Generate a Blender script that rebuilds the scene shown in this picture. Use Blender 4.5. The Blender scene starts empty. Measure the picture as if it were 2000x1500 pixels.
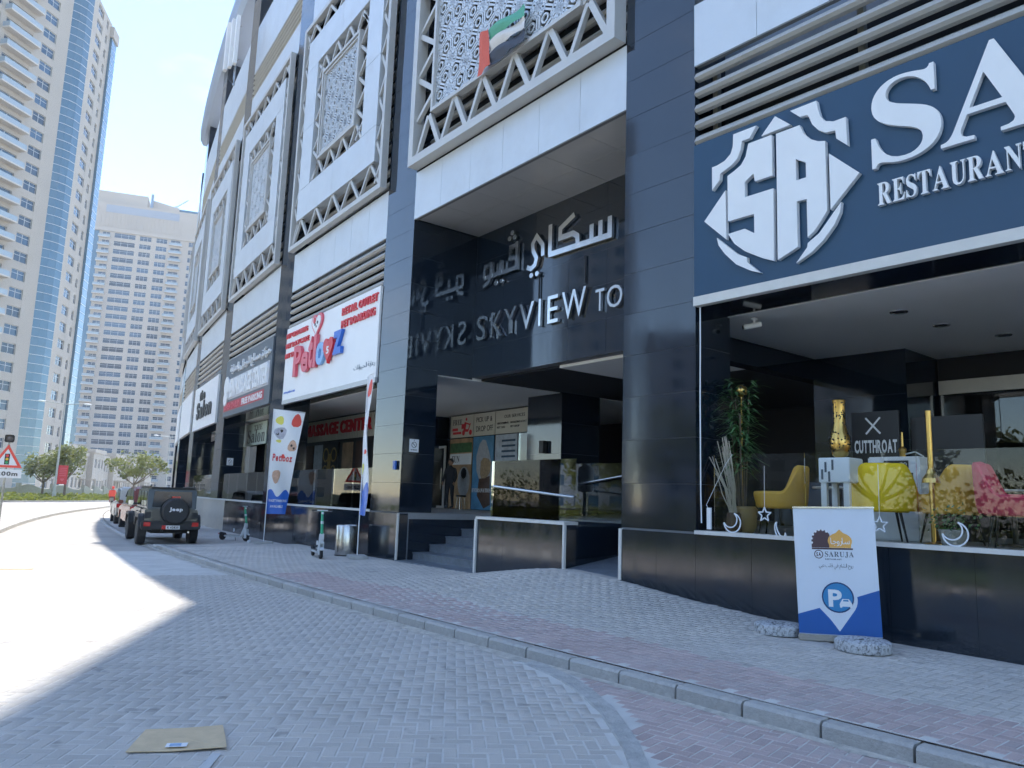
import bpy, bmesh, math, random
import numpy as np
from mathutils import Matrix, Vector
random.seed(7); rng = np.random.default_rng(5)
R_ = math.radians
SC = bpy.context.scene
COL = SC.collection
# ------------------------------------------------------------------ camera
CAM_H = 1.70
cam = bpy.data.cameras.new('camera'); cam.lens = 27.0; cam.sensor_width = 36.0
cam.clip_start = 0.05; cam.clip_end = 3000.0
cam_o = bpy.data.objects.new('camera', cam); COL.objects.link(cam_o)
PITCH, ROLL = R_(8.568), R_(1.917)
cr, sr, cp, sp = math.cos(ROLL), math.sin(ROLL), math.cos(PITCH), math.sin(PITCH)
fw = Vector((0.0, cp, sp)); right0 = Vector((1, 0, 0)); up0 = right0.cross(fw)
rt = right0 * cr + up0 * sr
upv = rt.cross(fw)
cam_o.matrix_world = Matrix(((rt.x, upv.x, -fw.x, 0), (rt.y, upv.y, -fw.y, 0), (rt.z, upv.z, -fw.z, CAM_H), (0, 0, 0, 1)))
SC.camera = cam_o
# ------------------------------------------------------------------ sky, sun, exposure
SUN_AZ, SUN_EL = R_(-9.1), R_(66.8)          # bearing from +Y, clockwise
world = bpy.data.worlds.new('World'); SC.world = world; world.use_nodes = True
nt = world.node_tree; bg = nt.nodes['Background']
sky = nt.nodes.new('ShaderNodeTexSky'); sky.sky_type = 'NISHITA'; sky.sun_disc = False
sky.sun_elevation = SUN_EL; sky.sun_rotation = SUN_AZ % (2 * math.pi)
sky.air_density = 1.0; sky.dust_density = 0.08; sky.ozone_density = 2.0; sky.altitude = 0
tc = nt.nodes.new('ShaderNodeTexCoord')
mp = nt.nodes.new('ShaderNodeMapping'); mp.inputs['Scale'].default_value = (1.0, 1.0, 2.6)
nz = nt.nodes.new('ShaderNodeTexNoise'); nz.inputs['Scale'].default_value = 2.1; nz.inputs['Detail'].default_value = 9; nz.inputs['Roughness'].default_value = 0.58
rp = nt.nodes.new('ShaderNodeValToRGB'); rp.color_ramp.elements[0].position = 0.56; rp.color_ramp.elements[1].position = 0.84
rp.color_ramp.elements[1].color = (0.6, 0.6, 0.6, 1)
mx = nt.nodes.new('ShaderNodeMix'); mx.data_type = 'RGBA'; mx.inputs['B'].default_value = (6.2, 6.5, 6.9, 1)
nt.links.new(tc.outputs['Generated'], mp.inputs['Vector']); nt.links.new(mp.outputs['Vector'], nz.inputs['Vector'])
nt.links.new(nz.outputs['Fac'], rp.inputs['Fac']); nt.links.new(rp.outputs['Color'], mx.inputs['Factor'])
nt.links.new(sky.outputs['Color'], mx.inputs['A']); nt.links.new(mx.outputs['Result'], bg.inputs['Color'])
bg.inputs['Strength'].default_value = 0.105
sun = bpy.data.lights.new('sun', 'SUN'); sun.energy = 2.0; sun.angle = R_(0.53); sun.color = (1.0, 0.955, 0.88)
sun_o = bpy.data.objects.new('sun', sun); COL.objects.link(sun_o)
sdir = Vector((math.sin(SUN_AZ) * math.cos(SUN_EL), math.cos(SUN_AZ) * math.cos(SUN_EL), math.sin(SUN_EL)))
sun_o.rotation_euler = sdir.to_track_quat('Z', 'Y').to_euler(); sun_o.location = sdir * 60
SC.view_settings.view_transform = 'Standard'; SC.view_settings.look = 'None'
SC.view_settings.gamma = 1.0; SC.view_settings.use_curve_mapping = False
SC.view_settings.exposure = 2.05
SC.render.engine = 'CYCLES'
SC.cycles.max_bounces = 6; SC.cycles.diffuse_bounces = 4; SC.cycles.glossy_bounces = 4; SC.cycles.transparent_max_bounces = 10; SC.cycles.use_adaptive_sampling = True; SC.cycles.adaptive_threshold = 0.03; SC.cycles.caustics_reflective = False; SC.cycles.caustics_refractive = False

# ------------------------------------------------------------------ helpers
WM = {}
class G:
    """collects plain geometry for ONE mesh"""
    def __init__(s): s.v = []; s.f = []; s.m = []; s.mi = 0
    def add(s, vs, fs):
        o = len(s.v); s.v += [tuple(p) for p in vs]; s.f += [tuple(i + o for i in f) for f in fs]; s.m += [s.mi] * len(fs); return s
    def box(s, x0, x1, y0, y1, z0, z1):
        return s.add([(x0,y0,z0),(x1,y0,z0),(x1,y1,z0),(x0,y1,z0),(x0,y0,z1),(x1,y0,z1),(x1,y1,z1),(x0,y1,z1)],
                     [(0,3,2,1),(4,5,6,7),(0,1,5,4),(1,2,6,5),(2,3,7,6),(3,0,4,7)])
    def obox(s, p, q, w, d, up=(0, 0, 1)):
        """bar from p to q, width w (in plane), depth d along 'up x dir' normal"""
        p = Vector(p); q = Vector(q); t = (q - p).normalized(); n = Vector(up); n = (n - t * n.dot(t)).normalized(); b = t.cross(n)
        vs = [e + n * (a * w / 2) + b * (c * d / 2) for e in (p, q) for a, c in ((-1,-1),(1,-1),(1,1),(-1,1))]
        return s.add(vs, [(0,1,2,3),(7,6,5,4),(0,4,5,1),(1,5,6,2),(2,6,7,3),(3,7,4,0)])
    def prism(s, poly, y0, y1):
        """poly in (x,z), extruded along y"""
        a = sum(poly[i][0] * poly[(i+1) % len(poly)][1] - poly[(i+1) % len(poly)][0] * poly[i][1] for i in range(len(poly)))
        if a < 0: poly = poly[::-1]
        n = len(poly)
        vs = [(x, y0, z) for x, z in poly] + [(x, y1, z) for x, z in poly]
        return s.add(vs, [tuple(range(n)), tuple(range(2*n-1, n-1, -1))] + [(i+n, (i+1) % n + n, (i+1) % n, i) for i in range(n)])
    def xprism(s, poly, x0, x1):
        """poly in (y,z), extruded along x"""
        a = sum(poly[i][0] * poly[(i+1) % len(poly)][1] - poly[(i+1) % len(poly)][0] * poly[i][1] for i in range(len(poly)))
        if a < 0: poly = poly[::-1]
        n = len(poly)
        vs = [(x1, y, z) for y, z in poly] + [(x0, y, z) for y, z in poly]
        return s.add(vs, [tuple(range(n)), tuple(range(2*n-1, n-1, -1))] + [(i+n, (i+1) % n + n, (i+1) % n, i) for i in range(n)])
    def zprism(s, poly, z0, z1):
        a = sum(poly[i][0] * poly[(i+1) % len(poly)][1] - poly[(i+1) % len(poly)][0] * poly[i][1] for i in range(len(poly)))
        if a < 0: poly = poly[::-1]
        n = len(poly)
        vs = [(x, y, z1) for x, y in poly] + [(x, y, z0) for x, y in poly]
        return s.add(vs, [tuple(range(n)), tuple(range(2*n-1, n-1, -1))] + [(i+n, (i+1) % n + n, (i+1) % n, i) for i in range(n)])
    def tube(s, p, q, r0, r1=None, n=10, cap=True):
        r1 = r0 if r1 is None else r1
        p = Vector(p); q = Vector(q); t = (q - p).normalized()
        a = t.orthogonal().normalized(); b = t.cross(a)
        vs = []
        for e, r in ((p, r0), (q, r1)):
            vs += [e + (a * math.cos(2*math.pi*i/n) + b * math.sin(2*math.pi*i/n)) * r for i in range(n)]
        fs = [(i, (i+1) % n, (i+1) % n + n, i + n) for i in range(n)]
        if cap: fs += [tuple(range(n-1, -1, -1)), tuple(range(n, 2*n))]
        return s.add(vs, fs)
    def path(s, pts, r, n=6):
        for a, b in zip(pts, pts[1:]): s.tube(a, b, r, r, n)
        return s
    def lathe(s, prof, c=(0,0,0), n=20, axis='z'):
        vs = []
        for r, z in prof:
            for i in range(n):
                a = 2*math.pi*i/n
                if axis == 'z': vs.append((c[0] + r*math.cos(a), c[1] + r*math.sin(a), c[2] + z))
                elif axis == 'x': vs.append((c[0] + z, c[1] + r*math.cos(a), c[2] + r*math.sin(a)))
                else: vs.append((c[0] + r*math.sin(a), c[1] + z, c[2] + r*math.cos(a)))
        fs = []
        for j in range(len(prof) - 1):
            for i in range(n):
                fs.append((j*n+i, j*n+(i+1) % n, (j+1)*n+(i+1) % n, (j+1)*n+i))
        closed = prof[0] == prof[-1]
        if prof[0][0] > 1e-5 and not closed: fs.append(tuple(range(n-1, -1, -1)))
        if prof[-1][0] > 1e-5 and not closed: fs.append(tuple(range((len(prof)-1)*n, len(prof)*n)))
        return s.add(vs, fs)
    def ball(s, c, r, n=10, m=6, sc=(1,1,1)):
        vs = []; fs = []
        for j in range(m+1):
            t = math.pi*j/m
            for i in range(n):
                a = 2*math.pi*i/n
                vs.append((c[0]+r*sc[0]*math.sin(t)*math.cos(a), c[1]+r*sc[1]*math.sin(t)*math.sin(a), c[2]+r*sc[2]*math.cos(t)))
        for j in range(m):
            for i in range(n): fs.append((j*n+i, (j+1)*n+i, (j+1)*n+(i+1) % n, j*n+(i+1) % n))
        return s.add(vs, fs)
    def ribbon(s, pts, w, y0, y1):
        """flat stroke with mitred corners in the x-z plane, thickness along y"""
        P = [Vector((p[0], p[1])) for p in pts]; L = []; Rr = []
        for i, p in enumerate(P):
            d0 = (p - P[i-1]).normalized() if i > 0 else None
            d1 = (P[i+1] - p).normalized() if i < len(P) - 1 else None
            if d0 is None: d0 = d1
            if d1 is None: d1 = d0
            n0 = Vector((-d0.y, d0.x)); n1 = Vector((-d1.y, d1.x)); m = (n0 + n1)
            m = m.normalized() if m.length > 1e-4 else n0
            k = min(1.6, 1.0 / max(0.3, m.dot(n0)))
            L.append(p + m * (w/2*k)); Rr.append(p - m * (w/2*k))
        for i in range(len(P)-1):
            s.prism([(L[i].x, L[i].y), (Rr[i].x, Rr[i].y), (Rr[i+1].x, Rr[i+1].y), (L[i+1].x, L[i+1].y)], y0, y1)
        return s
    def mesh(s, name):
        me = bpy.data.meshes.new(name); me.from_pydata(s.v, [], s.f)
        if any(s.m): me.polygons.foreach_set('material_index', s.m)
        me.update(); return me

def obj(name, g, mat=None, parent=None, M=None, smooth=False, bevel=0):
    me = g.mesh(name) if isinstance(g, G) else g
    if mat is not None and len(me.materials) == 0:
        for m in (mat if isinstance(mat, (list, tuple)) else [mat]): me.materials.append(m)
    if bevel:
        bm = bmesh.new(); bm.from_mesh(me)
        es = [e for e in bm.edges if len(e.link_faces) == 2 and e.calc_face_angle(0) > 0.6]
        bmesh.ops.bevel(bm, geom=es, offset=bevel, segments=2, affect='EDGES', clamp_overlap=True)
        bm.to_mesh(me); bm.free()
    if smooth:
        me.polygons.foreach_set('use_smooth', [True] * len(me.polygons))
        try: me.set_sharp_from_angle(angle=R_(38))
        except Exception: pass
    o = bpy.data.objects.new(name, me); COL.objects.link(o)
    if M is None: M = WM[parent] if parent is not None else Matrix.Identity(4)
    WM[o] = M.copy()
    if parent is not None:
        o.parent = parent; o.matrix_basis = WM[parent].inverted() @ M
    else: o.matrix_basis = M
    return o
def tag(o, label, cat=None, group=None, kind=None):
    if label: o['label'] = label
    if cat: o['category'] = cat
    if group: o['group'] = group
    if kind: o['kind'] = kind
    return o
def thing(name, label, cat, M=None, group=None):
    o = bpy.data.objects.new(name, None); COL.objects.link(o); o.empty_display_size = 0.2
    M = M if M is not None else Matrix.Identity(4)
    WM[o] = M.copy(); o.matrix_basis = M
    return tag(o, label, cat, group)
def T(x=0, y=0, z=0, rz=0): return Matrix.Translation((x, y, z)) @ Matrix.Rotation(rz, 4, 'Z')
def TB(x, y, z, bearing): return T(x, y, z, -R_(bearing))       # local +Y looks along the bearing

# ------------------------------------------------------------------ materials
def mat(name, col, rough=0.6, metal=0.0, spec=0.5, var=0.0, vs=3.0, bump=0.0, bs=60.0, emit=0.0, island=0.0, world=False, rvar=0.0, dirt=None, alpha=None, trans=0.0, spots=0.0):
    m = bpy.data.materials.new(name); m.use_nodes = True; n = m.node_tree.nodes; l = m.node_tree.links; b = n['Principled BSDF']
    b.inputs['Base Color'].default_value = (*col, 1); b.inputs['Roughness'].default_value = rough
    b.inputs['Metallic'].default_value = metal; b.inputs['Specular IOR Level'].default_value = spec
    tcn = n.new('ShaderNodeTexCoord'); src = None; crd = tcn.outputs['Object']
    if world: crd = n.new('ShaderNodeNewGeometry').outputs['Position']
    if rvar:
        rn = n.new('ShaderNodeTexNoise'); rn.inputs['Scale'].default_value = 1.4; rn.inputs['Detail'].default_value = 8; rn.inputs['Roughness'].default_value = .7
        rm_ = n.new('ShaderNodeMapping'); rm_.inputs['Scale'].default_value = (1.6, 1.6, .35); l.new(crd, rm_.inputs['Vector']); l.new(rm_.outputs['Vector'], rn.inputs['Vector'])
        rr_ = n.new('ShaderNodeMapRange'); rr_.inputs['From Min'].default_value = .35; rr_.inputs['From Max'].default_value = .75; rr_.inputs['To Min'].default_value = rough; rr_.inputs['To Max'].default_value = rough + rvar
        l.new(rn.outputs['Fac'], rr_.inputs['Value']); l.new(rr_.outputs['Result'], b.inputs['Roughness'])
    if var or island:
        hsv = n.new('ShaderNodeHueSaturation'); hsv.inputs['Color'].default_value = (*col, 1)
        val = None
        if var:
            no = n.new('ShaderNodeTexNoise'); no.inputs['Scale'].default_value = vs; no.inputs['Detail'].default_value = 6; no.inputs['Roughness'].default_value = 0.65
            l.new(crd, no.inputs['Vector'])
            mr = n.new('ShaderNodeMapRange'); mr.inputs['From Min'].default_value = 0.25; mr.inputs['From Max'].default_value = 0.75
            mr.inputs['To Min'].default_value = 1 - var; mr.inputs['To Max'].default_value = 1 + var
            l.new(no.outputs['Fac'], mr.inputs['Value']); val = mr.outputs['Result']
        if island:
            ge = n.new('ShaderNodeNewGeometry'); oi = n.new('ShaderNodeObjectInfo')
            ad = n.new('ShaderNodeMath'); ad.operation = 'ADD'; l.new(ge.outputs['Random Per Island'], ad.inputs[0]); l.new(oi.outputs['Random'], ad.inputs[1])
            fr = n.new('ShaderNodeMath'); fr.operation = 'FRACT'; l.new(ad.outputs[0], fr.inputs[0])
            m2 = n.new('ShaderNodeMapRange'); m2.inputs['To Min'].default_value = 1 - island; m2.inputs['To Max'].default_value = 1 + island
            l.new(fr.outputs[0], m2.inputs['Value'])
            if val is None: val = m2.outputs['Result']
            else:
                mu = n.new('ShaderNodeMath'); mu.operation = 'MULTIPLY'; l.new(val, mu.inputs[0]); l.new(m2.outputs['Result'], mu.inputs[1]); val = mu.outputs[0]
        l.new(val, hsv.inputs['Value']); src = hsv.outputs['Color']
        l.new(src, b.inputs['Base Color'])
    if dirt:
        dcol, dscale, damt = dirt
        no = n.new('ShaderNodeTexNoise'); no.inputs['Scale'].default_value = dscale; no.inputs['Detail'].default_value = 8; no.inputs['Roughness'].default_value = 0.7
        l.new(crd, no.inputs['Vector'])
        rr = n.new('ShaderNodeValToRGB'); rr.color_ramp.elements[0].position = 0.48; rr.color_ramp.elements[1].position = 0.72
        l.new(no.outputs['Fac'], rr.inputs['Fac'])
        mm = n.new('ShaderNodeMath'); mm.operation = 'MULTIPLY'; mm.inputs[1].default_value = damt; l.new(rr.outputs['Color'], mm.inputs[0])
        mi = n.new('ShaderNodeMix'); mi.data_type = 'RGBA'; l.new(mm.outputs[0], mi.inputs['Factor'])
        if src is not None: l.new(src, mi.inputs['A'])
        else: mi.inputs['A'].default_value = (*col, 1)
        mi.inputs['B'].default_value = (*dcol, 1); l.new(mi.outputs['Result'], b.inputs['Base Color'])
    if spots:
        cur = b.inputs['Base Color'].links[0].from_socket
        for sc_, lo_, hi_, am in ((2.3, .655, .70, spots), (.33, .56, .70, spots*.55)):
            so_ = n.new('ShaderNodeTexNoise'); so_.inputs['Scale'].default_value = sc_; so_.inputs['Detail'].default_value = 4; l.new(crd, so_.inputs['Vector'])
            sm = n.new('ShaderNodeMapRange'); sm.inputs['From Min'].default_value = lo_; sm.inputs['From Max'].default_value = hi_; sm.inputs['To Max'].default_value = am; l.new(so_.outputs['Fac'], sm.inputs['Value'])
            sx_ = n.new('ShaderNodeMix'); sx_.data_type = 'RGBA'; l.new(sm.outputs['Result'], sx_.inputs['Factor']); l.new(cur, sx_.inputs['A']); sx_.inputs['B'].default_value = (.16, .155, .15, 1); cur = sx_.outputs['Result']
        l.new(cur, b.inputs['Base Color'])
    if bump:
        no = n.new('ShaderNodeTexNoise'); no.inputs['Scale'].default_value = bs; no.inputs['Detail'].default_value = 5
        l.new(crd, no.inputs['Vector'])
        bu = n.new('ShaderNodeBump'); bu.inputs['Strength'].default_value = bump; bu.inputs['Distance'].default_value = 0.02
        l.new(no.outputs['Fac'], bu.inputs['Height']); l.new(bu.outputs['Normal'], b.inputs['Normal'])
    if emit:
        b.inputs['Emission Color'].default_value = (*col, 1); b.inputs['Emission Strength'].default_value = emit
    if trans:
        ts = n.new('ShaderNodeBsdfTranslucent'); ms = n.new('ShaderNodeMixShader'); ms.inputs[0].default_value = trans
        ts.inputs['Color'].default_value = (min(1, col[0]*1.8), min(1, col[1]*1.7), col[2], 1)
        l.new(b.outputs[0], ms.inputs[1]); l.new(ts.outputs[0], ms.inputs[2]); l.new(ms.outputs[0], n['Material Output'].inputs[0])
    return m
def glassmat(name, tint=(0.965, 0.985, 0.975), refl=1.0, fres=1.5):
    m = bpy.data.materials.new(name); m.use_nodes = True; n = m.node_tree.nodes; l = m.node_tree.links; n.remove(n['Principled BSDF'])
    t = n.new('ShaderNodeBsdfTransparent'); t.inputs[0].default_value = (*tint, 1)
    g = n.new('ShaderNodeBsdfGlossy'); g.inputs['Roughness'].default_value = 0.004; g.inputs['Color'].default_value = (refl, refl, refl, 1)
    f = n.new('ShaderNodeFresnel'); f.inputs['IOR'].default_value = fres; x = n.new('ShaderNodeMixShader')
    l.new(f.outputs[0], x.inputs[0]); l.new(t.outputs[0], x.inputs[1]); l.new(g.outputs[0], x.inputs[2]); l.new(x.outputs[0], n['Material Output'].inputs[0])
    return m
m_gran = mat('black_granite', (0.006, 0.012, 0.022), 0.035, spec=0.9, var=0.25, vs=7, world=True, rvar=.10, dirt=((0.05, 0.055, 0.06), 1.3, 0.12))
m_gran2 = mat('black_granite_dusty', (0.008, 0.014, 0.023), 0.05, world=True, rvar=.16, spec=0.9, var=0.25, vs=5, dirt=((0.08, 0.085, 0.09), 2.0, 0.12))
m_joint = mat('granite_joint', (0.16, 0.17, 0.18), 0.8)
m_step = mat('step_granite', (0.15, 0.175, 0.205), 0.42, var=0.3, vs=6, bump=0.15, bs=50, dirt=((0.22, 0.23, 0.24), 4.0, 0.5))
m_coping = mat('pale_coping_stone', (0.62, 0.60, 0.56), 0.45, var=0.08, vs=4)
m_cream = mat('cream_limestone', (0.56, 0.50, 0.41), 0.8, var=0.1, vs=3, bump=0.2, bs=30)
m_alu = mat('pale_aluminium_cladding', (0.57, 0.61, 0.65), 0.42, metal=0.2, spec=0.5, var=0.06, vs=0.8, world=True, dirt=((.46, .47, .48), 1.2, .35))
m_alubar = mat('champagne_aluminium_bar', (0.50, 0.50, 0.49), 0.45, metal=0.15, var=0.06, vs=1.5)
m_slat = mat('louvre_aluminium', (0.40, 0.395, 0.375), 0.45, metal=0.1, var=0.08, vs=1.0)
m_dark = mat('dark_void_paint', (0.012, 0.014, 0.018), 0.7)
m_ceil = mat('white_ceiling_paint', (0.84, 0.83, 0.80), 0.85, var=0.04, vs=0.6)
m_soff = mat('grey_soffit_panel', (0.45, 0.455, 0.46), 0.30, metal=0.15, var=0.05)
m_steel = mat('mirror_steel', (0.82, 0.80, 0.77), 0.20, metal=1.0, var=0.12, vs=6)
m_bsteel = mat('brushed_steel', (0.55, 0.54, 0.52), 0.24, metal=1.0, var=0.05, vs=2)
m_glass = glassmat('clear_glass', refl=0.9, fres=1.33)
m_shop = glassmat('shop_glass', (0.45, 0.5, 0.5), 1.0, 1.6)
m_white = mat('white_paint', (0.76, 0.77, 0.78), 0.4, var=0.03)
m_whitevinyl = mat('white_vinyl', (0.78, 0.79, 0.80), 0.35, var=0.04, vs=1.2)
m_navy = mat('navy_sign_panel', (0.010, 0.050, 0.105), 0.35, var=0.06, vs=1.0)
m_red = mat('red_sign_letters', (0.62, 0.025, 0.035), 0.35)
m_pink = mat('pink_red_acrylic', (0.68, 0.10, 0.14), 0.3)
m_blue = mat('bright_blue_acrylic', (0.02, 0.13, 0.55), 0.3)
m_sky = mat('light_blue_acrylic', (0.22, 0.42, 0.72), 0.3)
m_grey = mat('grey_sign_panel', (0.085, 0.105, 0.13), 0.4, var=0.05)
m_black = mat('black_paint', (0.012, 0.012, 0.014), 0.4)
m_rub = mat('black_rubber', (0.018, 0.018, 0.02), 0.75, bump=0.2, bs=80)
m_paver = mat('grey_concrete_paver', (0.505, 0.468, 0.425), 0.85, spec=0.25, var=0.10, vs=1.1, island=0.075, bump=0.4, bs=90, world=True, spots=.45, dirt=((0.33, 0.325, 0.315), 0.55, 0.45))
m_paver2 = mat('sidewalk_grey_paver', (0.515, 0.475, 0.43), 0.85, spec=0.25, var=0.10, vs=0.9, island=0.075, bump=0.4, bs=90, world=True, spots=.30, dirt=((0.37, 0.35, 0.335), 0.5, 0.45))
m_redpav = mat('red_concrete_paver', (0.47, 0.37, 0.345), 0.87, spec=0.25, var=0.12, vs=1.4, island=0.10, bump=0.4, bs=90, world=True, dirt=((0.41, 0.385, 0.37), 1.1, 0.75))
m_sand = mat('joint_sand', (0.58, 0.56, 0.525), 0.95, spec=0.1, var=0.15, vs=2)
m_kerb = mat('concrete_kerb', (0.43, 0.415, 0.39), 0.9, spec=0.2, var=0.18, vs=5, island=0.08, bump=0.6, bs=40, dirt=((0.20, 0.195, 0.185), 4.0, 0.6))
m_conc = mat('rough_concrete', (0.43, 0.42, 0.40), 0.92, spec=0.2, var=0.25, vs=6, bump=0.8, bs=35)
m_gold = mat('pierced_brass', (0.62, 0.40, 0.12), 0.3, metal=1.0)
m_yel = mat('yellow_upholstery', (0.90, 0.60, 0.012), 0.75, var=0.06)
m_yel2 = mat('mustard_upholstery', (0.72, 0.40, 0.05), 0.75, var=0.06)
m_redch = mat('crimson_upholstery', (0.58, 0.04, 0.09), 0.75, var=0.06)
m_wood = mat('dark_wood', (0.10, 0.055, 0.03), 0.5, var=0.2, vs=8)
m_tan = mat('brown_cardboard', (0.60, 0.46, 0.29), 0.85, var=0.12, vs=8)
m_leaf = mat('plant_leaf', (0.085, 0.19, 0.075), 0.45, island=0.3, trans=0.2)
m_tree = mat('tree_leaf', (0.14, 0.16, 0.075), 0.6, island=0.45, trans=0.4)
m_tree2 = mat('yellow_green_leaf', (0.13, 0.15, 0.035), 0.6, island=0.4, trans=0.45)
m_bark = mat('bark', (0.16, 0.12, 0.085), 0.9, var=0.2, vs=6)
m_grass = mat('grass', (0.09, 0.13, 0.03), 0.9, var=0.35, vs=2.5)
m_twig = mat('bleached_twig', (0.52, 0.46, 0.37), 0.8)

# ------------------------------------------------------------------ text and Arabic lettering
_tc = {}
def glyphs(s, style='sans'):
    if style == 'serif': s = ''.join(chr(0x1D400 + ord(c) - 65) if 'A' <= c <= 'Z' else chr(0x1D41A + ord(c) - 97) if 'a' <= c <= 'z' else c for c in s)
    return s
def build_glyphs(chars, off):
    """one text object with a glyph per line, split afterwards (the fonts are loaded only once)"""
    cu = bpy.data.curves.new('lettering', 'FONT'); cu.body = '\n'.join(chars); cu.size = 1.0; cu.extrude = .5; cu.resolution_u = 3; cu.space_line = 6.0; cu.offset = off
    o = bpy.data.objects.new('lettering', cu); me = o.to_mesh()
    v = np.empty(len(me.vertices) * 3); me.vertices.foreach_get('co', v); v = v.reshape(-1, 3)
    fs = [tuple(p.vertices) for p in me.polygons]
    o.to_mesh_clear(); bpy.data.objects.remove(o); bpy.data.curves.remove(cu)
    ln = np.rint(-(v[:, 1] - .3) / 6.0).astype(int); byl = {}
    for f in fs: byl.setdefault(ln[f[0]], []).append(f)
    for i, c in enumerate(chars):
        idx = np.nonzero(ln == i)[0]; re = {a: b for b, a in enumerate(idx)}
        _tc[(c, off)] = (v[idx] + np.array([0, 6.0 * i, 0]), [tuple(re[q] for q in f) for f in byl.get(i, [])])
LATIN = [chr(c) for c in range(33, 123)]
def text_geo(s, style, ext):
    V = []; F = []; x = 0.0; n = 0; off = .034 if style == 'bold' else 0.0
    for c in glyphs(s, style):
        if c == ' ': x += .27; continue
        if (c, off) not in _tc: build_glyphs(LATIN if c in LATIN else [c], off)
        v, f = _tc[(c, off)]
        if len(v) == 0: continue
        lo = v[:, 0].min(); ar = ord(c) > 0xFB00 and ord(c) < 0xFF00
        V.append(v + np.array([x - lo, 0, 0])); F += [tuple(i + n for i in q) for q in f]; n += len(v)
        x += v[:, 0].max() - lo + (-.004 if ar else .085)
    return np.concatenate(V), F
def txt(s, x0, x1, z0, z1, y, thick=0.004, style='sans'):
    """mesh of lettering filling the box x0..x1, z0..z1, front face at y (towards -Y), thickness behind it"""
    v, f = text_geo(s, style, 0.5)
    lo = v.min(0); hi = v.max(0); d = np.maximum(hi - lo, 1e-6)
    g = G()
    P = np.empty_like(v)
    P[:, 0] = x0 + (v[:, 0] - lo[0]) / d[0] * (x1 - x0)
    P[:, 2] = z0 + (v[:, 1] - lo[1]) / d[1] * (z1 - z0)
    P[:, 1] = y + thick * (1 - (v[:, 2] - lo[2]) / d[2])
    g.v = [tuple(p) for p in P]; g.f = list(f); g.m = [0] * len(f); return g
AF = {'ا': (0xFE8D, 2), 'ب': (0xFE8F, 4), 'ة': (0xFE93, 2), 'ت': (0xFE95, 4), 'ج': (0xFE9D, 4), 'ح': (0xFEA1, 4), 'د': (0xFEA9, 2), 'ر': (0xFEAD, 2), 'ز': (0xFEAF, 2),
      'س': (0xFEB1, 4), 'ش': (0xFEB5, 4), 'ص': (0xFEB9, 4), 'ع': (0xFEC9, 4), 'ف': (0xFED1, 4), 'ق': (0xFED5, 4), 'ك': (0xFED9, 4), 'ل': (0xFEDD, 4), 'م': (0xFEE1, 4), 'ن': (0xFEE5, 4), 'ه': (0xFEE9, 4), 'و': (0xFEED, 2), 'ي': (0xFEF1, 4)}
def arabic(s):
    out = []
    for i, c in enumerate(s):
        if c not in AF: out.append(c); continue
        b, n = AF[c]
        pj = i > 0 and s[i-1] in AF and AF[s[i-1]][1] == 4
        nj = n == 4 and i < len(s)-1 and s[i+1] in AF
        out.append(chr(b + (3 if pj and nj else 2 if nj else 1 if pj else 0)))
    return ''.join(reversed(out))

# ------------------------------------------------------------------ the curved frontage: arc length s, distance off (outside +)
H0, RAD, BAY, PW = R_(-39.0), 200.0, 9.0, 1.5
P1 = Vector((2.86, 11.81))
CEN = Vector((P1.x + RAD * math.cos(H0), P1.y - RAD * math.sin(H0)))
def AP(s, off=0.0):
    h = H0 + s / RAD
    return Vector((CEN.x - (RAD + off) * math.cos(h), CEN.y + (RAD + off) * math.sin(h)))
def SO(x, y):
    dx, dy = x - CEN.x, y - CEN.y; r = math.hypot(dx, dy)
    h = math.atan2(dy, -dx); return (h - H0) * RAD, r - RAD
def frame(k):
    o = AP(k * BAY); n = AP((k - 1) * BAY + PW) if k > 0 else AP(-7.5)
    X = (n - o).normalized(); Y = Vector((-X.y, X.x))
    return Matrix(((X.x, Y.x, 0, o.x), (X.y, Y.y, 0, o.y), (0, 0, 1, 0), (0, 0, 0, 1)))
FR = [frame(k) for k in range(9)]
def arcslab(s0, s1, off0, off1, z0, z1, step=1.5, g=None):
    """solid strip along the arc; off0 > off1 (outer to inner)"""
    g = g or G(); n = max(1, int(math.ceil(abs(s1 - s0) / step)))
    vs = []
    for i in range(n + 1):
        s = s0 + (s1 - s0) * i / n
        for off, z in ((off0, z0), (off1, z0), (off1, z1), (off0, z1)):
            p = AP(s, off); vs.append((p.x, p.y, z))
    fs = []
    for i in range(n):
        a = i * 4; b = a + 4
        for j in range(4):
            fs.append((a + j, b + j, b + (j + 1) % 4, a + (j + 1) % 4))
    fs += [(0, 1, 2, 3), (n*4 + 3, n*4 + 2, n*4 + 1, n*4)]
    return g.add(vs, fs)
def fixn(o):
    bm = bmesh.new(); bm.from_mesh(o.data); bmesh.ops.recalc_face_normals(bm, faces=bm.faces); bm.to_mesh(o.data); bm.free(); return o
KOFF = 3.95                                   # kerb line
def walk_h(s):                                # height of the pavement at the kerb
    return 0.13 if s < 15.6 else 0.13 - 0.09 * min(1, (s - 15.6) / 1.0)
WALLH = [(-60, .13), (-4.5, .13), (-1.9, .16), (0, .30), (1.5, .46), (2.9, .52), (3.6, .45), (5.5, .18), (7, .17), (9, .16), (15.6, .13), (16.6, .05), (90, .05)]
def wall_h(s):
    for (a, ha), (b, hb) in zip(WALLH, WALLH[1:]):
        if a <= s <= b: return ha + (hb - ha) * (s - a) / (b - a)
    return .13
def pave_z(s, off):
    t = min(1, max(0, (KOFF - .15 - off) / (KOFF - .15))); t = t * t * (3 - 2 * t)
    return walk_h(s) + (wall_h(s) - walk_h(s)) * t

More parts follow.
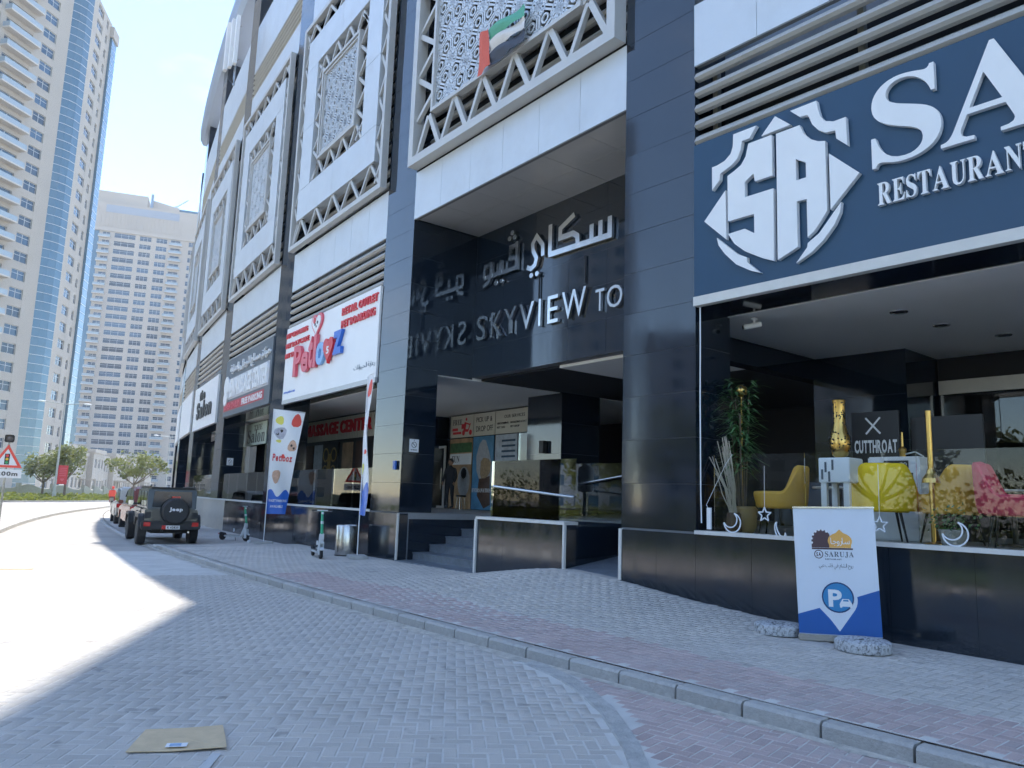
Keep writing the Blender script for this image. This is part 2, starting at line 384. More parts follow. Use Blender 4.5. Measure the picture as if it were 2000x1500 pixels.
# ================================================================== GROUND, ROAD, PAVEMENT
g = G(); g.add([(-1500, -1500, -.06), (1500, -1500, -.06), (1500, 1500, -.06), (-1500, 1500, -.06)], [(0, 1, 2, 3)])
m_ground = mat('pale_ground', (0.40, 0.37, 0.33), 0.95, spec=0.1, var=0.15, vs=0.02)
o = obj('ground', g, m_ground); o['kind'] = 'structure'
# far paving: herringbone colour beyond the built pavers comes from a brick pattern in the material
def paving_material(name, c1, c2, cm):
    m = bpy.data.materials.new(name); m.use_nodes = True; n = m.node_tree.nodes; l = m.node_tree.links; b = n['Principled BSDF']
    t = n.new('ShaderNodeTexCoord'); br = n.new('ShaderNodeTexBrick'); br.offset = 0.5
    br.inputs['Scale'].default_value = 1.0; br.inputs['Brick Width'].default_value = 0.2; br.inputs['Row Height'].default_value = 0.1; br.inputs['Mortar Size'].default_value = 0.006
    br.inputs['Color1'].default_value = (*c1, 1); br.inputs['Color2'].default_value = (*c2, 1); br.inputs['Mortar'].default_value = (*cm, 1); br.inputs['Bias'].default_value = 0
    no = n.new('ShaderNodeTexNoise'); no.inputs['Scale'].default_value = 0.5; no.inputs['Detail'].default_value = 7
    mp2 = n.new('ShaderNodeMapRange'); mp2.inputs['From Min'].default_value = .3; mp2.inputs['From Max'].default_value = .7; mp2.inputs['To Min'].default_value = .82; mp2.inputs['To Max'].default_value = 1.14
    hs = n.new('ShaderNodeHueSaturation')
    l.new(t.outputs['Object'], br.inputs['Vector']); l.new(t.outputs['Object'], no.inputs['Vector']); l.new(no.outputs['Fac'], mp2.inputs['Value'])
    l.new(br.outputs['Color'], hs.inputs['Color']); l.new(mp2.outputs['Result'], hs.inputs['Value']); l.new(hs.outputs['Color'], b.inputs['Base Color'])
    b.inputs['Roughness'].default_value = 0.88; b.inputs['Specular IOR Level'].default_value = 0.25
    return m
m_farroad = paving_material('far_road_paving', (0.43, 0.40, 0.365), (0.38, 0.355, 0.325), (0.44, 0.41, 0.375))
m_farwalk = paving_material('far_sidewalk_paving', (0.48, 0.445, 0.405), (0.42, 0.39, 0.355), (0.52, 0.485, 0.44))
ROADZ = 0.0
def chamfer_paver(L, W, h=0.05, c=0.005):
    a, b = L/2, W/2
    v = [(-a,-b,-h),(a,-b,-h),(a,b,-h),(-a,b,-h),(-a,-b,-c),(a,-b,-c),(a,b,-c),(-a,b,-c),(-a+c,-b+c,0),(a-c,-b+c,0),(a-c,b-c,0),(-a+c,b-c,0)]
    f = [(8,9,10,11)]
    for i in range(4):
        j = (i+1) % 4
        f += [(i, j, j+4, i+4), (i+4, j+4, j+8, i+8)]
    return v, f
PV, PF = chamfer_paver(0.191, 0.091)
PVn = np.array(PV)
def herring(x0, x1, y0, y1, W=0.1):
    """centres and angle flag of a 90-degree herringbone filling a box"""
    N = int((max(x1 - x0, y1 - y0)) / W) + 8
    i, j = np.meshgrid(np.arange(-N, 2 * N), np.arange(-N // 2 - 4, N // 2 + 4), indexing='ij')
    bx = i + 2 * j; by = i - 2 * j; out = []
    for ox, oy, a in ((1.0, .5, 0), (.5, 2.0, 1)):
        x = x0 + (bx + ox) * W; y = y0 + (by + oy) * W; k = (x >= x0) & (x <= x1) & (y >= y0) & (y <= y1)
        out += [(float(p), float(q), a) for p, q in zip(x[k], y[k])]
    return out
def in_view(x, y, margin=1.6):
    if y < 2.6: return False
    return -0.70 * y - margin < x < 0.70 * y + margin
def island_off(s):
    pts = [(-60, 14.5), (-20, 11.6), (0, 9.95), (10, 8.95), (24, 7.6), (40, 6.3), (57, 4.9), (64, 4.6), (80, 4.6)]
    for (a, ha), (b, hb) in zip(pts, pts[1:]):
        if a <= s <= b: return ha + (hb - ha) * (s - a) / (b - a)
    return 14
def gutter_off(s):                            # inner edge of the curved concrete band that splits off from the kerb
    t = -0.75 - s
    return KOFF + 0.02 + (0.10 * t + 0.145 * t * t if t > 0 else -1)
GW = 0.19
def paver_set(name, cells, parent, material, near=300, label_parent=None):
    """cells: (x,y,z,rot). the `near` that show largest become parts, the rest one mesh"""
    cells.sort(key=lambda c: c[0]**2 + c[1]**2)
    me = bpy.data.meshes.new('paver'); me.from_pydata(PV, [], PF); me.materials.append(material); me.update()
    picked = 0; rest = []
    for c in cells:
        if picked < near and in_view(c[0], c[1], -0.05) and c[1] > 4.55:
            p = bpy.data.objects.new('paver', me); COL.objects.link(p); p.parent = parent
            p.matrix_basis = Matrix.Translation((c[0], c[1], c[2] + random.uniform(-.0015, .0015))) @ Matrix.Rotation(c[3] + random.uniform(-.006, .006), 4, 'Z') @ Matrix.Rotation(random.uniform(-.006, .006), 4, 'X')
            picked += 1
        else: rest.append(c)
    n = len(rest)
    if n:
        A = np.array(rest); V = np.repeat(PVn[None], n, 0); ca = np.cos(A[:, 3])[:, None]; sa = np.sin(A[:, 3])[:, None]
        dz = rng.uniform(-.0015, .0015, (n, 1))
        X = V[:, :, 0] * ca - V[:, :, 1] * sa + A[:, 0:1]; Y = V[:, :, 0] * sa + V[:, :, 1] * ca + A[:, 1:2]; Z = V[:, :, 2] + A[:, 2:3] + dz
        VV = np.stack([X, Y, Z], -1).reshape(-1, 3); Fq = (np.array(PF)[None] + (np.arange(n) * 12)[:, None, None]).reshape(-1, 4)
        m2 = bpy.data.meshes.new('paving_blocks'); m2.vertices.add(len(VV)); m2.vertices.foreach_set('co', VV.ravel())
        m2.loops.add(Fq.size); m2.loops.foreach_set('vertex_index', Fq.ravel()); m2.polygons.add(len(Fq))
        m2.polygons.foreach_set('loop_start', np.arange(len(Fq)) * 4); m2.update(calc_edges=True); m2.validate(); m2.materials.append(material)
        r = bpy.data.objects.new('paving_blocks', m2); COL.objects.link(r); r.parent = parent; r['kind'] = 'stuff'
# road sheet (object space rotated so the texture courses follow the built herringbone)
RROT = R_(4)
g = G(); vs = []; n = 70
for i in range(n + 1):
    s = -40 + 150 * i / n
    a = AP(s, 60); b = AP(s, KOFF + .05); vs += [(a.x, a.y, -.012), (b.x, b.y, -.012)]
g.add(vs, [(2*i, 2*i+1, 2*i+3, 2*i+2) for i in range(n)])
road = obj('road', g, m_farroad); road['kind'] = 'structure'
gs = G(); cells = []; lay = []
c4, s4 = math.cos(RROT), math.sin(RROT)
for x, y, a in herring(-15, 7, 1.5, 19):
    X, Y = x * c4 - y * s4, x * s4 + y * c4
    if not in_view(X, Y) or X*X + Y*Y > 17.0**2: continue
    s, off = SO(X, Y)
    if off < KOFF + .13 or off > island_off(s) - .1: continue
    go = gutter_off(s)
    if s < -0.75 and off < go - .06: continue
    if s < -0.75 and go - .06 <= off <= go + GW + .06: continue
    cells.append((X, Y, ROADZ, RROT + (math.pi/2 if a else 0)))
paver_set('road', cells, road, m_paver)
# sand bed under the built pavers
g = G(); n = 60; vs = []
for i in range(n + 1):
    s = -9 + 24 * i / n
    a = AP(s, island_off(s) + .1); b = AP(s, KOFF + .06); vs += [(a.x, a.y, -.0035), (b.x, b.y, -.0035)]
g.add(vs, [(2*i, 2*i+1, 2*i+3, 2*i+2) for i in range(n)])
obj('sand_joints', g, m_sand, road)
# red lay-by paving between the concrete band and the kerb
layby = G(); vs = []; n = 24
for i in range(n + 1):
    s = -0.8 - 8.2 * i / n
    a = AP(s, max(KOFF + .06, gutter_off(s))); b = AP(s, KOFF + .05); vs += [(a.x, a.y, .0022), (b.x, b.y, .0022)]
layby.add(vs, [(2*i, 2*i+2, 2*i+3, 2*i+1) for i in range(n)])
layby = fixn(obj('layby_paving', layby, m_sand)); layby['kind'] = 'structure'
cells = []
for x, y, a in herring(-8, 8, -8, 12):
    ang = R_(52); X, Y = x * math.cos(ang) - y * math.sin(ang) + 2, x * math.sin(ang) + y * math.cos(ang) + 5
    if not in_view(X, Y, 1.2): continue
    s, off = SO(X, Y)
    if s > -1.0 or off < KOFF + .10 or off > gutter_off(s) - .05: continue
    cells.append((X, Y, ROADZ + .006, ang + (math.pi/2 if a else 0)))
paver_set('layby', cells, layby, m_redpav)
# concrete band
g = G(); n = 40; vs = []
for i in range(n + 1):
    s = -0.95 - 7.6 * i / n; go = gutter_off(s); j = random.uniform(-.012, .012)
    for off, z in ((go + GW + j, -.01), (go + GW - .01 + j, .012), (go + .01 + j, .014), (go + j, -.01)):
        p = AP(s, off); vs.append((p.x, p.y, z))
g.add(vs, [(4*i + k, 4*i + k + 1, 4*i + k + 5, 4*i + k + 4) for i in range(n) for k in range(3)])
o = fixn(obj('concrete_band', g, m_conc)); o['kind'] = 'structure'
# ---- pavement (sidewalk)
g = G(); S_ = [-30 + i * .4 for i in range(300)]; O_ = [KOFF - .12, 3.5, 3.2, 2.9, 2.6, 2.3, 2.0, 1.75, 1.5, 1.25, 1.0, .75, .5, .25, .06, -.35]
vs = []
for s in S_:
    for off in O_:
        p = AP(s, off); vs.append((p.x, p.y, pave_z(s, off) - .0035))
nO = len(O_)
g.add(vs, [(i*nO + j, i*nO + j + 1, (i+1)*nO + j + 1, (i+1)*nO + j) for i in range(len(S_)-1) for j in range(nO-1)])
walk = fixn(obj('sidewalk', g, m_farwalk)); walk['kind'] = 'structure'
cg, crd = [], []
for x, y, a in herring(-8.0, 14.5, 0.0, 3.8):
    p = AP(x, y)
    if y > KOFF - .20 or y < .03: continue
    if not in_view(p.x, p.y, 1.8): continue
    if 0 <= x <= 9 and y < .10: continue
    h = H0 + x / RAD
    ang = math.atan2(math.cos(h), math.sin(h)) + (math.pi/2 if a else 0)
    red = 2.72 + 0.05 * math.sin(x * 1.3) < y and x < 7.3
    (crd if red else cg).append((p.x, p.y, pave_z(x, y) + .002, ang))
paver_set('sidewalk', cg, walk, m_paver2, near=260)
border = G(); vs = []; BO = [KOFF - .13, 3.5, 3.2, 2.95, 2.70]
for i in range(97):
    s = -8 + 15.3 * i / 96
    for off in BO:
        p = AP(s, off); vs.append((p.x, p.y, pave_z(s, off) - .0025))
border.add(vs, [(5*i + j, 5*i + j + 1, 5*i + j + 6, 5*i + j + 5) for i in range(96) for j in range(4)])
border = fixn(obj('sidewalk_border', border, m_sand)); border['kind'] = 'structure'
paver_set('border', crd, border, m_redpav, near=260)
# kerb stones
kerb = bpy.data.objects.new('kerb', None); COL.objects.link(kerb); kerb['kind'] = 'structure'; WM[kerb] = Matrix.Identity(4)
KS = 0.66
kg = G(); kg.xprism([(-.065, -.1), (-.065, .105), (-.04, .128), (.075, .130), (.075, -.1)], -KS/2 + .004, KS/2 - .004)
kme = kg.mesh('kerb_stone'); kme.materials.append(m_kerb)
for i in range(130):
    s = -13 + i * KS; p = AP(s, KOFF); h = H0 + s / RAD
    rz = math.atan2(-math.cos(h), -math.sin(h))
    o = bpy.data.objects.new('kerb_stone', kme); COL.objects.link(o); o.parent = kerb
    o.matrix_basis = Matrix.Translation((p.x, p.y, walk_h(s) - .13 + random.uniform(-.004, .004))) @ Matrix.Rotation(rz + random.uniform(-.006, .006), 4, 'Z')
g = G(); vs = []; n = 220; random.seed(9)
for i in range(n + 1):
    s = -12 + 40 * i / n; w_ = .05 + .10 * abs(math.sin(s*1.7 + math.sin(s*3.1))) * random.uniform(.5, 1.2)
    if -8 < s < -.9: w_ *= .7
    for off, z in ((KOFF + .06, .012), (KOFF + .085, .009), (KOFF + .09 + w_, .002 if s > -.95 else .0075)):
        p = AP(s, off); vs.append((p.x, p.y, z))
g.add(vs, [(3*i + k, 3*i + k + 1, 3*i + k + 4, 3*i + k + 3) for i in range(n) for k in range(2)])
o = fixn(obj('sand_drift', g, mat('gutter_sand', (.50, .465, .41), .95, spec=.1, var=.3, vs=9, bump=.6, bs=60, dirt=((.28, .27, .25), 5, .7)))); o['kind'] = 'structure'
# ---- narrow island on the left, widening to a planted verge near and behind the camera
g = G(); n = 80; vs = []
for i in range(n + 1):
    s = 3 + 61 * i / n; o_ = island_off(s)
    for off, z in ((o_, -.02), (o_ + .03, .11), (o_ + .42, .11), (o_ + .45, -.02)):
        p = AP(s, off); vs.append((p.x, p.y, z))
g.add(vs, [(4*i + k, 4*i + k + 1, 4*i + k + 5, 4*i + k + 4) for i in range(n) for k in range(3)] + [(0, 1, 2, 3), (4*n + 3, 4*n + 2, 4*n + 1, 4*n)])
o = fixn(obj('island_kerb', g, m_kerb)); o['kind'] = 'structure'
g = G(); vs = []; n = 30
for i in range(n + 1):
    s = -34 + 64 * i / n; o_ = max(island_off(s), 10.6) + (0 if s < 0 else min(2.0, s * .25))
    for off, z in ((o_ + .2, -.02), (o_ + .22, .12), (o_ + 5.5, .12), (o_ + 5.5, -.02)):
        p = AP(s, off); vs.append((p.x, p.y, z))
g.add(vs, [(4*i + k, 4*i + k + 1, 4*i + k + 5, 4*i + k + 4) for i in range(n) for k in range(3)] + [(0, 1, 2, 3), (4*n + 3, 4*n + 2, 4*n + 1, 4*n)])
o = fixn(obj('grass_verge', g, m_grass)); o['kind'] = 'structure'

# ================================================================== THE PODIUM BUILDING
NB = 8                                        # bays 0 (restaurant) .. 7 (far end)
bld = thing('podium_building', 'long curved podium building with black granite pillars and pale lattice screens', 'building', T(P1.x, P1.y, 0))
ZP, ZF, ZC = 1.28, 1.30, 4.79
XA = 10.5                                     # the nearest bay runs on out of the picture
def bw(k): return XA if k == 0 else 7.5
PH = 0.72
fpan = G().box(-1.497, 0.0, -.004, .028, .003, PH - .003).mesh('granite_panel'); fpan.materials.append(m_gran)
rpan = G().box(-.028, 0.004, .032, .92, .003, PH - .003).mesh('granite_panel'); rpan.materials.append(m_gran)
for k in range(NB):
    top = 26.3 if k >= 3 else 24.3
    core = obj('pillar', G().box(-1.495, -.006, .006, .918, 0, top), m_joint, bld, FR[k])
    g = G().box(-1.5, -1.496, .0, .92, 0, top)
    obj('granite_edge', g, m_gran, core, FR[k])
    nrow = int((top - ZP) / PH) + 1
    zz = ZP + .03
    while zz < top - .05:
        for me in (fpan, rpan):
            obj('granite_panel', me, None, core, FR[k] @ Matrix.Translation((0, 0, zz)) @ Matrix.Rotation(random.uniform(-.0022, .0022), 4, 'Z') @ Matrix.Rotation(random.uniform(-.0022, .0022), 4, 'X'))
        zz += PH
# ---- plinth of upright slabs with a pale coping
def plinth(k, x0, x1, material, w=0.93, coping=True, y=0.0, name='plinth', ztop=ZP, joint=None):
    core = obj(name, G().box(x0, x1, y + .03, y + .26, -.1, ztop), joint or m_gran2, bld, FR[k])
    n = max(1, round((x1 - x0) / w)); ww = (x1 - x0) / n
    me = G().box(.002, ww - .002, y - .02, y + .029, -.1, ztop - .001).mesh('plinth_slab'); me.materials.append(material)
    for i in range(n): obj('plinth_slab', me, None, core, FR[k] @ Matrix.Translation((x0 + i * ww, random.uniform(-.002, .002), 0)))
    if coping: obj('coping', G().box(x0, x1, y - .05, y + .30, ztop, ztop + .055), m_coping, core, FR[k])
    return core
plinth(0, 0.0, XA, m_gran2); plinth(0, -1.5, 0.0, m_gran2, .75, coping=False)
plinth(1, -1.5, 0.0, m_gran2, .75, coping=False)
plinth(2, 0.0, 7.5, m_gran2); plinth(2, -1.5, 0, m_gran2, .75, coping=False)
plinth(3, 1.6, 7.5, m_gran2); plinth(3, -1.5, 1.6, m_cream, 1.03, joint=m_cream)
for k in range(4, NB): plinth(k, -1.5, 7.5, m_cream, 1.5, joint=m_cream)
for k, x in ((0, -1.5), (1, 0.0)):
    obj('corner_trim', G().box(x - .03, x + .03, -.035, .005, wall_h(1.5) if k == 0 else .1, ZP + .01), m_coping, bld, FR[k])
# ---- terrace floor, ceilings, upper mass
m_floor = mat('terrace_floor', (0.30, 0.30, 0.295), 0.35, var=0.15)
def arcobj(name, segs, material, parent=bld):
    gg = G()
    for a in segs: arcslab(*a, g=gg)
    o = obj(name, gg, material, parent, Matrix.Identity(4)); return fixn(o)
arcobj('terrace_floor', [(-10.4, 1.52, -.27, -12, 1.15, ZF)], m_floor)
arcobj('terrace_floor', [(9.0, 71, -.27, -12, 1.15, ZF)], m_floor)
arcobj('landing_floor', [(1.52, 9.0, -2.76, -12, 1.15, ZF + .002)], m_floor)
arcobj('ceiling', [(-10.4, .87, -.86, -6.6, ZC, ZC + .1)], m_ceil)
arcobj('ceiling', [(9.05, 71, -.93, -12, ZC, ZC + .1)], m_ceil)
arcobj('ceiling', [(1.6, 5.8, -2.3, -5.2, ZC, ZC + .1)], m_ceil)
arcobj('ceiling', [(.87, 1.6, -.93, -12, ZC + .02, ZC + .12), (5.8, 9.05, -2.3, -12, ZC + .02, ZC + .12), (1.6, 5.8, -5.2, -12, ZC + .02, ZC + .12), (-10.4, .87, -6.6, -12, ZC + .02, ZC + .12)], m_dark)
arcobj('bulkhead', [(.88, 1.2, -.93, -6.6, 4.35, ZC + .015)], m_gran)
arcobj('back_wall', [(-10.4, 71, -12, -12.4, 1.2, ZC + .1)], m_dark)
arcobj('upper_wall', [(-45, .9, -.86, -30, 4.92, 92), (.9, 9.6, -2.16, -30, 4.92, 92), (9.6, 18.2, -.93, -30, 4.92, 92)], m_alu)
arcobj('upper_wall', [(18.2, 72, -.93, -26, 4.92, 23.3)], m_alu)
arcobj('roof_slab', [(18.2, 73, -.7, -26, 23.3, 23.5)], m_alu)
# beams over the bays (carry the signs), louvres, fascias, screens
def leaf(y0): return [(y0 - .17, -.06), (y0 - .12, .03), (y0 + .02, .125), (y0 + .15, .15), (y0 + .15, .10), (y0 + .08, -.01), (y0 - .04, -.105), (y0 - .12, -.10)]
def slat_mesh(w, y0): 
    me = G().xprism(leaf(y0), 0, w).mesh('slat'); me.materials.append(m_slat); return me
def louvres(k, x0, x1, z0, z1, n, y0=.12, posts=(), back=.55):
    bank = obj('louvre_bank', G().box(x0, x1, back, back + .04, z0, z1), m_dark, bld, FR[k])
    me = slat_mesh(x1 - x0, y0); p = (z1 - z0) / n
    for i in range(n): obj('slat', me, None, bank, FR[k] @ Matrix.Translation((x0, 0, z0 + (i + .42) * p)) @ Matrix.Rotation(random.uniform(-.01, .01), 4, 'X'))
    for x in posts: obj('post', G().box(x, x + .09, y0 + .12, y0 + .22, z0, z1), m_slat, bank, FR[k])
    return bank
def fascia(k, x0, x1, z0, z1, y=-.0, w=1.22, d=.06, name='fascia'):
    f = obj(name, G().box(x0, x1, y + .045, y + d + .06, z0 + .002, z1 - .002), m_joint, bld, FR[k])
    n = max(1, round((x1 - x0) / w)); ww = (x1 - x0) / n
    me = G().box(.004, ww - .004, y, y + .04, z0, z1).mesh('cladding_panel'); me.materials.append(m_alu)
    for i in range(n): obj('cladding_panel', me, None, f, FR[k] @ Matrix.Translation((x0 + i * ww, 0, 0)))
for k in range(NB):
    w = bw(k)
    zs, zl, zf = (7.5, 8.9, 8.9) if k == 0 else (7.33, 8.65, 8.65)
    if k != 1:
        obj('beam', G().box(0, w, .03, .855 if k == 0 else .92, ZC + .012, zs - .005), m_gran, bld, FR[k])
        louvres(k, .02, w - .02, zs, zl, 5, posts=(2.45, 4.95) if k else (.18, 2.6, 5.1), back=.8)
        fascia(k, 0, w, zf, 10.0, y=-.02)
    else:
        fascia(1, 0, w, 8.74, 10.0, y=-.02)
    if k >= 2:
        fascia(k, 0, w, 18.62, 19.9, y=-.02); louvres(k, .02, w - .02, 19.9, 21.2, 5, posts=(2.45, 4.95), back=.8); fascia(k, 0, w, 21.2, 23.6, y=-.02)
# entrance recess: soffit grid and letter wall
so = obj('soffit', G().box(.03, 7.5, .05, 2.15, 8.78, 8.86), m_joint, bld, FR[1])
for i in range(6):
    for j in range(2):
        obj('soffit_panel', G().box(.03 + i*1.245 + .005, .03 + (i+1)*1.245 - .005, .06 + j*.97 + .005, .06 + (j+1)*.97 - .005, 8.755, 8.779), m_soff, so, FR[1])
lw = obj('letter_wall', G().box(.0, 7.5, 2.006, 2.28, 4.86, 8.76), m_joint, bld, FR[1])
for i in range(6):
    for j in range(5):
        obj('granite_panel', G().box(i*1.25 + .003, (i+1)*1.25 - .003, 2.0, 2.029, 4.86 + j*.78 + .002, 4.86 + (j+1)*.78 - .002), m_gran, lw, FR[1])
rw = obj('recess_side', G().box(-.4, -.03, .925, 2.03, ZC + .02, 8.8), m_joint, bld, FR[1])
for j in range(6):
    zz = ZC + .02 + j*.66
    for a, b in ((.925, 1.46), (1.465, 1.998)): obj('granite_panel', G().box(-.029, 0, a, b, zz + .003, zz + .657), m_gran, rw, FR[1])
# ---- stair, side wall, ramp and glazed planter of the entrance
obj('stair_side_wall', G().box(-.3, 0, .30, 3.0, -.1, ZF - .01), m_gran, bld, FR[1])
stair = obj('stair', G().box(.0, 3.26, .95, 2.75, -.1, .33), m_dark, bld, FR[1])
NS = 6; rise = (ZF - .17) / NS
for i in range(NS):
    z1 = .17 + rise * (i + 1); y0 = .45 + .47 * i; y1 = y0 + .47 + (.03 if i < NS - 1 else 0)
    st = obj('step', G().box(.003, 3.257, y0 + .02, y1, .0, z1 - .03), m_dark, bld, FR[1])
    for j in range(4):
        xa = .003 + j * .8135; xb = xa + .809
        obj('riser_slab', G().box(xa, xb, y0, y0 + .02, max(0, z1 - rise - .02), z1 - .031), m_step, st, FR[1])
    obj('tread', G().box(.003, 3.257, y0 - .02, y1, z1 - .03, z1), m_step, st, FR[1])
obj('stair_apron', G().box(.1, 3.26, -.1, .46, -.05, .185), m_step, bld, FR[1])
pl = plinth(1, 3.27, 6.05, m_gran2, .93, name='planter', y=.03)
obj('coping', G().box(3.25, 3.31, -.03, .02, .15, ZP), m_coping, pl, FR[1]); obj('coping', G().box(6.03, 6.08, -.03, .02, .5, ZP), m_coping, pl, FR[1])
obj('planter_body', G().box(3.27, 6.05, .30, 1.45, -.1, ZP - .02), m_gran, pl, FR[1])
obj('ramp_wall', G().box(4.3, 7.5, 1.62, 1.8, .0, ZP + .02), m_gran, bld, FR[1])
g = G(); g.add([(6.06, .0, .50), (7.5, .0, .44), (7.5, 1.62, .50), (3.3, 1.62, 1.25), (3.3, 1.46, 1.25), (6.06, 1.46, .72)], [(0, 1, 2, 3, 4, 5)]); obj('ramp', g, m_step, bld, FR[1])
obj('drain_cover', G().box(6.95, 7.25, 1.600, 1.622, .62, .78), m_bsteel, bld, FR[1])
# inner pillars
for k, x0, x1, y0 in ((0, -.8, 1.05, 5.1), (1, -1.4, .15, 5.05), (2, -1.4, .15, 5.0)):
    ip = obj('inner_pillar', G().box(x0 + .03, x1 - .03, y0 + .03, y0 + 1.5, ZF, ZC + .05), m_joint, bld, FR[k])
    for j in range(4):
        z = ZF + .01 + j * .875
        obj('granite_panel', G().box(x0, x1, y0, y0 + .03, z, z + .870), m_gran, ip, FR[k]); obj('granite_panel', G().box(x1 - .03, x1, y0 + .032, y0 + 1.5, z, z + .870), m_gran, ip, FR[k])
# ---- upper screens
def truss(g, x0, x1, z0, z1, n, horiz=True, y=-.19, w=.075):
    """zigzag bars appended to the list g, one mesh builder per bar"""
    def bar(p, q, ww, up): g.append(G().obox(p, q, ww, w, up))
    for i in range(n):
        if horiz:
            a = x0 + (x1 - x0) * i / n; b = x0 + (x1 - x0) * (i + 1) / n; m = (a + b) / 2
            bar((a + .05, y, z0), (m - .03, y, z1), w, (1, 0, 0)); bar((m + .03, y, z1), (b - .05, y, z0), w*1.35, (1, 0, 0))
        else:
            a = z0 + (z1 - z0) * i / n; b = z0 + (z1 - z0) * (i + 1) / n; m = (a + b) / 2
            bar((x0, y, a + .05), (x1, y, m - .03), w, (0, 0, 1)); bar((x1, y, m + .03), (x0, y, b - .05), w*1.35, (0, 0, 1))
def rect_bars(g, x0, x1, z0, z1, t, d0, d1):
    g.box(x0, x1, d0, d1, z0, z0 + t); g.box(x0, x1, d0, d1, z1 - t, z1); g.box(x0, x0 + t, d0, d1, z0 + t, z1 - t); g.box(x1 - t, x1, d0, d1, z0 + t, z1 - t)
def lattice(x0, x1, z0, z1, y, a=.72, w=.032, d=.045):
    g = G(); segs = []
    hx = a * math.sqrt(3) / 2
    ni = int((x1 - x0) / hx) + 3; nj = int((z1 - z0) / a) + 3; cx, cz = (x0 + x1) / 2, (z0 + z1) / 2
    for i in range(-ni, ni + 1):
        for j in range(-nj, nj + 1):
            px = cx + i * hx; pz = cz + j * a + (a / 2 if i % 2 else 0)
            if not (x0 - a < px < x1 + a and z0 - a < pz < z1 + a): continue
            for q in range(6):
                th = R_(30 + 60 * q)
                if q in (0, 1, 5):          # strap pairs towards three neighbours
                    ux, uz = math.cos(th), math.sin(th); nx, nz2 = -uz, ux
                    for o_ in (-.042, .042):
                        segs.append((px + nx*o_, pz + nz2*o_, px + ux*a + nx*o_, pz + uz*a + nz2*o_))
                t0 = R_(60 * q); t1 = R_(60 * (q + 1))
                segs.append((px + .27*math.cos(t0), pz + .27*math.sin(t0), px + .27*math.cos(t1), pz + .27*math.sin(t1)))
                segs.append((px + .12*math.cos(t0), pz + .12*math.sin(t0), px + .27*math.cos(t0), pz + .27*math.sin(t0))); segs.append((px + .12*math.cos(t0), pz + .12*math.sin(t0), px + .12*math.cos(t1), pz + .12*math.sin(t1)))
            for q in (0, 1):               # rings in the triangles
                th = R_(60 * q); qx = px + a/math.sqrt(3)*math.cos(th); qz = pz + a/math.sqrt(3)*math.sin(th)
                for e in range(9):
                    t0 = R_(40 * e + 10); t1 = R_(40 * e + 50)
                    segs.append((qx + .10*math.cos(t0), qz + .10*math.sin(t0), qx + .10*math.cos(t1), qz + .10*math.sin(t1)))
    for ax, az, bx, bz in segs:
        if max(ax, bx) < x0 or min(ax, bx) > x1 or max(az, bz) < z0 or min(az, bz) > z1: continue
        def clip(px, pz, qx, qz):
            t = 1.0
            for lo, hi, p, q in ((x0, x1, px, qx), (z0, z1, pz, qz)):
                if q > hi and q != p: t = min(t, (hi - p) / (q - p))
                if q < lo and q != p: t = min(t, (lo - p) / (q - p))
            return px + (qx - px) * t, pz + (qz - pz) * t
        inA = x0 <= ax <= x1 and z0 <= az <= z1; inB = x0 <= bx <= x1 and z0 <= bz <= z1
        if inA and not inB: bx, bz = clip(ax, az, bx, bz)
        elif inB and not inA: ax, az = clip(bx, bz, ax, az)
        elif not inA and not inB: continue
        if abs(ax - bx) + abs(az - bz) < .02: continue
        g.obox((ax, y, az), (bx, y, bz), w, d, (0, 1, 0))
    return g
lat_c = lattice(2.4, 5.1, 12.9, 15.7, -.2).mesh('lattice'); lat_c.materials.append(m_alu)
ZS0, ZS1 = 10.05, 18.5
frame_c = G(); rect_bars(frame_c, .04, 7.46, ZS0, ZS1, .15, -.29, -.10)
frame_me = frame_c.mesh('screen_frame'); frame_me.materials.append(m_alubar)
tr = []
truss(tr, .24, 7.26, ZS0 + .2, 11.0, 5); truss(tr, .24, 7.26, 17.7, ZS1 - .2, 5)
truss(tr, .24, .60, ZS0 + .25, ZS1 - .25, 6, False); truss(tr, 6.90, 7.26, ZS0 + .25, ZS1 - .25, 6, False)
truss(tr, 1.7, 5.8, 12.15, 12.72, 4); truss(tr, 1.7, 5.8, 15.9, 16.5, 4)
truss(tr, 1.68, 2.22, 12.2, 16.45, 4, False); truss(tr, 5.28, 5.82, 12.2, 16.45, 4, False)
tr_me = []
for b_ in tr: me = b_.mesh('truss_bar'); me.materials.append(m_alubar); tr_me.append(me)
far_tr = G()
for b_ in tr: far_tr.add(b_.v, b_.f)
far_tr = far_tr.mesh('truss_bars'); far_tr.materials.append(m_alubar)
lf = G(); rect_bars(lf, 2.22, 5.28, 12.72, 15.9, .09, -.30, -.1); rect_bars(lf, 2.36, 5.14, 12.86, 15.76, .05, -.27, -.13)
lf_me = lf.mesh('lattice_frame'); lf_me.materials.append(m_alubar)
ring = []
for (x0, x1, z0, z1) in ((.60, 3.75, 11.0, 12.1), (3.75, 6.90, 11.0, 12.1), (.60, 3.75, 16.55, 17.7), (3.75, 6.90, 16.55, 17.7), (.60, 1.64, 12.1, 14.3), (.60, 1.64, 14.3, 16.55), (5.86, 6.90, 12.1, 14.3), (5.86, 6.90, 14.3, 16.55)):
    me = G().box(x0 + .006, x1 - .006, -.27, .02, z0 + .006, z1 - .006).mesh('cladding_panel'); me.materials.append(m_alu); ring.append(me)
sl_me = slat_mesh(7.3, .45)
